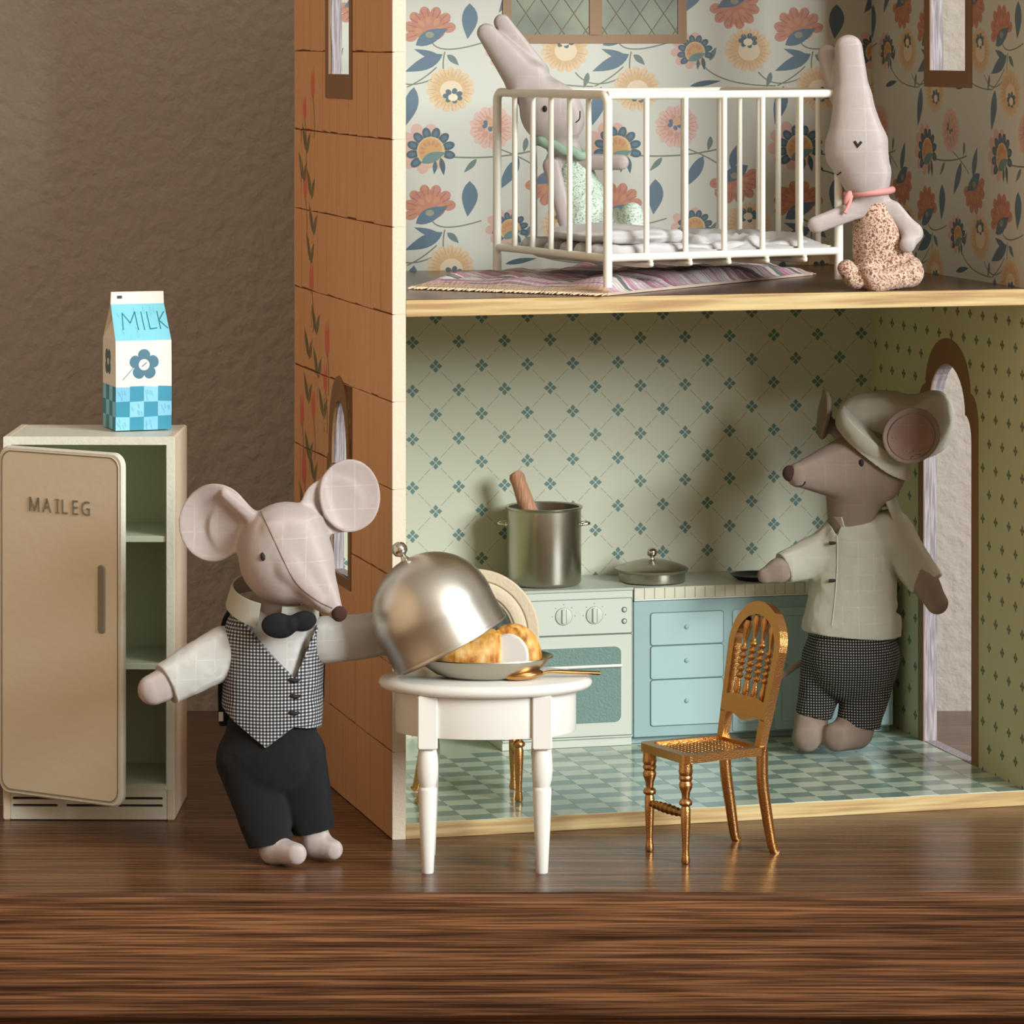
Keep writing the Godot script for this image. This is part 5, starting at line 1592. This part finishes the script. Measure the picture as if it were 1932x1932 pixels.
	for q in [Vector3(-8.627, 7.432, 8) , Vector3(-8.586, 6.796, 8), Vector3(-8.627, 6.138, 8)]:
		var hp := v.hit(q + Vector3(0, 0, 2), Vector3(0, 0, -1))
		obj("button", MB.new().tube(PackedVector3Array([hp + Vector3(-0.26, 0.0, -0.02), hp + Vector3(-0.08, 0.03, 0.04), hp + Vector3(0.1, -0.02, 0.04), hp + Vector3(0.26, 0.02, 0.0)]), PackedFloat32Array([0.05, 0.085, 0.085, 0.05]), 8), M.thread, vest, at)
	obj("tag", MB.new().box(Vector3(-11.544, 5.801, 4.4), Vector3(0.18, 0.36, 0.06), 0.01), M.cotton, vest, at)
	# trousers
	var p := field(0.16, 0.09)
	p.zc = v.zc
	p.zs = 1.2
	p.cone(Vector3(-9.55, 5.879, 4), Vector3(-9.571, 4.467, 4), 1.72, 1.94)
	p.cone(Vector3(-10.407, 4.064, 4.1), Vector3(-9.555, 0.628, 4.6), 1.34, 0.86)
	p.cone(Vector3(-8.675, 4.093, 3.8), Vector3(-7.81, 1.053, 3.8), 1.30, 0.80)
	p.keep.append(across(Vector3(-9.513, 0.754, 4.6), Vector3(-9.513, 0.754, 4.6) - Vector3(-10.112, 4.064, 4.1)))
	p.cuts.append([across(Vector3(-7.81, 1.159, 3.8), -(Vector3(-7.81, 1.159, 3.8) - Vector3(-8.443, 4.093, 3.8))), Plane(Vector3(-1, 0, 0), -Vector3(-8.728, 1.199, 4).x)])
	p.keep.append(across(Vector3(-9.508, 5.774, 4), Vector3(0, 1, 0)))
	obj("trousers", p.mesh(0.09), M.black_cloth, t, at)

func chef() -> void:
	var at := Vector3(14.3, KITCHEN_FLOOR, -16.0)
	var t := thing("mouse_doll", "brownish mouse doll in white cap, white jacket and dark checked trousers", "doll", at, 0.0, "mouse dolls")
	var f := field(0.28)
	f.cone(Vector3(15.804, 13.484, -15.6), Vector3(12.743, 13.297, -14.3), 1.86, 0.56)
	f.cone(Vector3(15.386, 12.452, -15.7), Vector3(15.079, 10.634, -16), 1.38, 0.9)
	f.cone(Vector3(15.269, 9.682, -16), Vector3(15.222, 5.877, -16), 1.1, 1.3)
	f.cone(Vector3(13.763, 9.576, -15.9), Vector3(11.926, 8.949, -15.1), 0.6, 0.50)
	f.cone(Vector3(11.878, 8.925, -15.1), Vector3(11.298, 8.739, -14.9), 0.50, 0.36)
	f.cone(Vector3(17.18, 10.565, -15.6), Vector3(18.483, 8.29, -14.9), 0.6, 0.56)
	f.cone(Vector3(18.483, 8.29, -14.9), Vector3(18.934, 7.539, -14.7), 0.56, 0.50)
	f.cone(Vector3(14.048, 4.608, -16.5), Vector3(13.429, 2.275, -16.2), 1.0, 0.72)
	f.cone(Vector3(13.422, 1.935, -16.1), Vector3(13.179, 1.441, -15.4), 0.72, 0.66)
	f.cone(Vector3(16.267, 4.608, -16.5), Vector3(15.356, 1.97, -15.9), 1.0, 0.82)
	f.cone(Vector3(15.403, 1.613, -15.9), Vector3(14.49, 1.501, -15.2), 0.80, 0.66)
	f.disc(Vector3(17.618, 15.112, -13.6), 1.34, 1.22, 0.40, 0.12, facing(Vector3(0.15, 0.1, 1)) * Basis(Vector3(0, 0, 1), 0.5))
	f.cone(Vector3(17.004, 14.434, -13.8), Vector3(16.563, 13.924, -14.6), 0.3, 0.4)
	f.disc(Vector3(14.232, 15.693, -17.3), 1.1, 1.15, 0.3, 0.11, facing(Vector3(-1, 0.1, 0.08)))
	f.cone(Vector3(14.567, 15.172, -17), Vector3(15.13, 14.376, -16.6), 0.3, 0.4)
	var body := obj("body", f.mesh(0.085), M.skin_dark, t, at)
	obj("nose", MB.new().ball(Vector3(12.328, 13.39, -14.1), Vector3(0.33, 0.36, 0.33)), M.nose, t, at)
	var front := Vector3(0, 0, 6)
	var ey := f.hit(Vector3(15.495, 13.872, -14) + front, Vector3(0, 0, -1))
	obj("eye", MB.new().ball(ey, Vector3(0.11, 0.17, 0.09)), M.thread, t, at)
	obj("mouth", seam(f, PackedVector3Array([Vector3(12.744, 12.837, -14) + front, Vector3(12.909, 12.884, -14) + front, Vector3(13.003, 13.049, -14) + front]), 0.035), M.thread, t, at)
	var ie := field(0.05)
	ie.disc(Vector3(17.63, 15.076, -13.49), 1.12, 1.0, 0.28, 0.05, facing(Vector3(0.15, 0.1, 1)) * Basis(Vector3(0, 0, 1), 0.5))
	obj("inner_ear", ie.mesh(0.07), M.ear_pink, body, at)
	# cap: band round the head and a soft crown behind the ear
	var up := Vector3(0.56, 0.80, 0.22).normalized()
	var mid := Vector3(15.804, 14.243, -15.6)
	var h := field(0.12, 0.05)
	h.cone(Vector3(15.804, 13.484, -15.6), Vector3(14.039, 13.443, -14.9), 2.12, 1.36)
	h.ell(mid + up * 0.8, Vector3(2.0, 1.1, 2.0), Basis(up.cross(Vector3(0, 0, 1)).normalized() * -1.0, up, Vector3(0, 0, 1)).orthonormalized())
	h.keep.append(Plane(-up, -up.dot(mid) - 0.22))
	h.keep.append(Plane(up, up.dot(mid) + 1.05))
	var cap := obj("cap_band", h.mesh(0.085), M.cotton_cream, t, at)
	var cr := field(0.35, 0.12)
	var cb := Basis(Vector3(0, 0, 1), deg_to_rad(-14.0))
	cr.ell(Vector3(17.259, 15.351, -16.4), Vector3(2.5, 1.40, 1.75), cb)
	cr.ell(Vector3(18.549, 15.37, -16.2), Vector3(1.2, 1.62, 1.6), Basis(Vector3(0, 0, 1), deg_to_rad(-30.0)))
	cr.ell(Vector3(15.971, 15.637, -16.4), Vector3(1.45, 0.95, 1.3), Basis(Vector3(0, 0, 1), deg_to_rad(10.0)))
	obj("cap_crown", cr.mesh(0.1), M.cotton_cream, cap, at)
	# jacket
	var j := field(0.25, 0.10)
	j.zc = Vector3(-22.975, 34.417, -16).z
	j.zs = 1.2
	j.cone(Vector3(15.364, 9.801, -16), Vector3(15.245, 6.352, -16), 1.72, 2.16)
	j.cone(Vector3(15.245, 6.352, -16), Vector3(15.222, 5.163, -16), 2.16, 2.2)
	j.cone(Vector3(14.072, 9.695, -15.9), Vector3(12.115, 8.996, -15.1), 0.98, 0.74)
	j.cone(Vector3(16.953, 10.671, -15.7), Vector3(18.685, 8.068, -14.8), 0.98, 0.78)
	j.keep.append(across(Vector3(12.162, 9.043, -15.1), Vector3(12.162, 9.043, -15.1) - Vector3(13.763, 9.6, -15.9)))
	j.cuts.append([across(Vector3(18.506, 8.361, -14.9), -(Vector3(18.506, 8.361, -14.9) - Vector3(17.19, 10.386, -15.7))), Plane(Vector3(-1, 0, 0), -Vector3(17.169, 8.395, -15).x), Plane(Vector3(0, -1, 0), -Vector3(17.169, 6.857, -15).y)])
	j.keep.append(edge(Vector3(12.865, 6.172, -15), Vector3(17.476, 5.841, -15)))
	j.cuts.append([edge(Vector3(13.559, 12.18, -13), Vector3(14.495, 10.497, -13)), edge(Vector3(14.495, 10.497, -13), Vector3(15.196, 12.18, -13)), Plane(Vector3(0, 0, -1), -j.zc)])
	var jk := obj("jacket", j.mesh(0.09), M.cotton_cream, t, at)
	obj("collar", collar_band(Vector3(15.584, 11.989, -15.8), 1.50, 1.40, 1.25, 0.06, Basis(Vector3(0, 0, 1), 0.36) * Basis(Vector3.RIGHT, 0.30), -PI * 0.26, PI * 1.25, 0.1), M.cotton_cream, jk, at)
	for q in [Vector3(14.295, 10.184, -12), Vector3(14.271, 8.534, -12)]:
		var hp := j.hit(q + Vector3(0, 0, 2), Vector3(0, 0, -1))
		obj("button", MB.new().tube(PackedVector3Array([hp + Vector3(-0.15, 0, 0.02), hp + Vector3(0.15, 0.01, 0.02)]), PackedFloat32Array([0.075]), 8), M.thread, jk, at)
	obj("front_seam", seam(j, PackedVector3Array([Vector3(14.457, 10.789, -12) + Vector3(0, 0, 2), Vector3(14.504, 9.743, -12) + Vector3(0, 0, 2), Vector3(14.411, 8.116, -12) + Vector3(0, 0, 2), Vector3(14.225, 6.582, -12) + Vector3(0, 0, 2)]), 0.03), M.cotton, jk, at)
	# trousers
	var p := field(0.14, 0.08)
	p.zc = j.zc
	p.zs = 1.15
	p.cone(Vector3(15.245, 6.115, -16), Vector3(15.222, 5.044, -16), 1.9, 2.12)
	p.cone(Vector3(14.072, 4.894, -16.2), Vector3(13.509, 2.024, -16), 1.08, 0.80)
	p.cone(Vector3(16.287, 4.894, -16.2), Vector3(15.442, 1.679, -15.8), 1.12, 1.0)
	p.keep.append(edge(Vector3(12.155, 2.577, -15), Vector3(16.412, 1.726, -15)))
	p.keep.append(across(Vector3(15.222, 6.305, -16), Vector3(0, 1, 0)))
	obj("trousers", p.mesh(0.09), M.chef_check, t, at)
	obj("tail", MB.new().tube(smooth_path(PackedVector3Array([Vector3(13.506, 4.735, -17.2), Vector3(12.773, 4.336, -17), Vector3(12.042, 3.891, -16.8), Vector3(11.47, 3.658, -17.2), Vector3(10.896, 3.64, -17.6)])), PackedFloat32Array([0.14]), 8), M.skin_dark, t, at)

func rabbit_in_crib() -> void:
	var at := Vector3(2.494, 24.289, -9.3)
	var t := thing("rabbit_doll", "pale pink rabbit doll with mint ruffle and green print suit sitting inside the crib", "doll", at, 0.0, "rabbit dolls")
	var f := field(0.25)
	f.cone(Vector3(0.78, 30.69, -9.7), Vector3(2.282, 29.148, -8.9), 0.95, 0.85)
	f.ell(Vector3(1.693, 29.506, -9.3), Vector3(1.34, 1.40, 1.25), Basis(Vector3(0, 0, 1), 0.6))
	f.cone(Vector3(0.505, 30.965, -9.7), Vector3(-1.104, 32.938, -10.2), 0.84, 0.42)
	f.cone(Vector3(0.921, 31.142, -10.4), Vector3(-0.439, 33.4, -10.8), 0.72, 0.36)
	f.cone(Vector3(2.105, 28.293, -9.3), Vector3(2.61, 27.031, -9.4), 0.75, 0.6)
	f.cone(Vector3(2.492, 27.381, -9.2), Vector3(4.682, 27.39, -8.2), 0.36, 0.34)
	f.cone(Vector3(1.687, 27.237, -8.7), Vector3(2.411, 24.43, -8.3), 0.38, 0.30)
	f.cone(Vector3(2.726, 26.799, -9.5), Vector3(3.068, 24.857, -9.4), 0.65, 0.9)
	obj("body", f.mesh(0.085), M.rabbit, t, at)
	var front := Vector3(0, 0, 6)
	obj("eye", MB.new().ball(f.hit(Vector3(1.412, 29.68, -8.5) + front, Vector3(0, 0, -1)), Vector3(0.10, 0.14, 0.08)), M.thread, t, at)
	obj("mouth", seam(f, PackedVector3Array([Vector3(2.915, 29.567, -8.5) + front, Vector3(2.892, 29.248, -8.5) + front, Vector3(2.732, 29.088, -8.5) + front]), 0.03), M.thread, t, at)
	var d := field(0.22, 0.12)
	d.cone(Vector3(2.655, 27.077, -9.4), Vector3(3.155, 25.026, -9.2), 0.80, 1.16)
	d.cone(Vector3(3.243, 24.761, -9), Vector3(5.125, 24.727, -7.8), 0.66, 0.52)
	d.cone(Vector3(5.122, 24.868, -7.7), Vector3(5.119, 25.235, -7.6), 0.50, 0.45)
	d.cone(Vector3(3.077, 24.603, -9.9), Vector3(4.821, 24.496, -10.7), 0.62, 0.5)
	obj("suit", d.mesh(0.085), M.green_print, t, at)
	var c := PackedVector3Array()
	for i in 72:
		var a := TAU * i / 72.0
		c.append(Vector3(2.195, 27.953, -9.2) + Basis(Vector3(0, 0, 1), -0.32) * Vector3(cos(a) * 1.18, 0.05 * sin(a * 9.0), -sin(a) * 1.05))
	obj("ruffle", MB.new().tube(c, PackedFloat32Array([0.20]), 10, true), M.mint, t, at)

func rabbit_on_floor() -> void:
	var at := Vector3(15.4, NURSERY_FLOOR, -7.0)
	var t := thing("rabbit_doll", "pale pink rabbit doll with pink ribbon and red brown print suit sitting beside the crib", "doll", at, 0.0, "rabbit dolls")
	var f := field(0.3)
	f.cone(Vector3(14.718, 27.871, -7.3), Vector3(15.057, 26.99, -7.3), 1.36, 1.12)
	f.cone(Vector3(14.695, 28.414, -7.3), Vector3(14.554, 30.039, -7.5), 1.24, 0.82)
	f.cone(Vector3(14.577, 30.039, -7.5), Vector3(14.382, 32.256, -7.6), 0.74, 0.60)
	f.cone(Vector3(14.183, 30.254, -8.2), Vector3(13.579, 31.98, -8.6), 0.58, 0.44)
	f.cone(Vector3(15.256, 26.417, -7.5), Vector3(15.456, 25.276, -7.7), 0.8, 0.7)
	f.cone(Vector3(14.899, 25.475, -7.3), Vector3(12.923, 24.785, -6.6), 0.40, 0.36)
	f.cone(Vector3(16.252, 25.376, -7.5), Vector3(17.092, 24.39, -7.3), 0.40, 0.38)
	f.cone(Vector3(17.092, 24.39, -7.3), Vector3(16.805, 23.924, -6.7), 0.38, 0.34)
	obj("body", f.mesh(0.085), M.rabbit, t, at)
	var front := Vector3(0, 0, 6)
	obj("eye", MB.new().tube(PackedVector3Array([f.hit(Vector3(14.495, 28.35, -6.3) + front, Vector3(0, 0, -1)), f.hit(Vector3(14.63, 28.148, -6.3) + front, Vector3(0, 0, -1)), f.hit(Vector3(14.787, 28.328, -6.3) + front, Vector3(0, 0, -1))]), PackedFloat32Array([0.055, 0.09, 0.055]), 8), M.thread, t, at)
	obj("mouth", seam(f, PackedVector3Array([Vector3(13.596, 27.069, -6.3) + front, Vector3(13.753, 26.845, -6.3) + front, Vector3(13.978, 27.024, -6.3) + front]), 0.03), M.thread, t, at)
	var d := field(0.18, 0.10)
	d.cone(Vector3(15.41, 25.457, -7.7), Vector3(15.846, 23.31, -8), 0.84, 1.30)
	d.cone(Vector3(16.109, 23.134, -7.9), Vector3(16.946, 22.858, -7.2), 1.0, 0.56)
	d.cone(Vector3(16.926, 22.69, -7), Vector3(15.379, 22.353, -5.9), 0.54, 0.42)
	d.cone(Vector3(15.415, 22.494, -5.8), Vector3(15.083, 22.954, -5.6), 0.44, 0.40)
	d.cone(Vector3(15.464, 22.785, -7.3), Vector3(14.491, 22.526, -6), 0.6, 0.42)
	d.cone(Vector3(14.438, 22.577, -5.9), Vector3(14.152, 22.992, -5.7), 0.42, 0.40)
	obj("suit", d.mesh(0.085), M.red_print, t, at)
	var c := PackedVector3Array()
	for i in 40:
		var a := TAU * i / 40.0
		c.append(Vector3(15.265, 26.141, -7.6) + Basis(Vector3(0, 0, 1), 0.1) * Vector3(cos(a) * 0.98, 0, -sin(a) * 0.98))
	var rb := obj("ribbon", MB.new().tube(c, PackedFloat32Array([0.15]), 10, true), M.pink, t, at)
	obj("bow", MB.new().ball(Vector3(14.274, 25.911, -6.6), Vector3(0.16, 0.34, 0.12), Basis(Vector3(0, 0, 1), -0.3)), M.pink, rb, at)
	obj("bow", MB.new().tube(smooth_path(PackedVector3Array([Vector3(14.409, 26.046, -6.6), Vector3(14.31, 25.667, -6.5), Vector3(14.122, 25.29, -6.4)])), PackedFloat32Array([0.07, 0.11, 0.09]), 8), M.pink, rb, at)
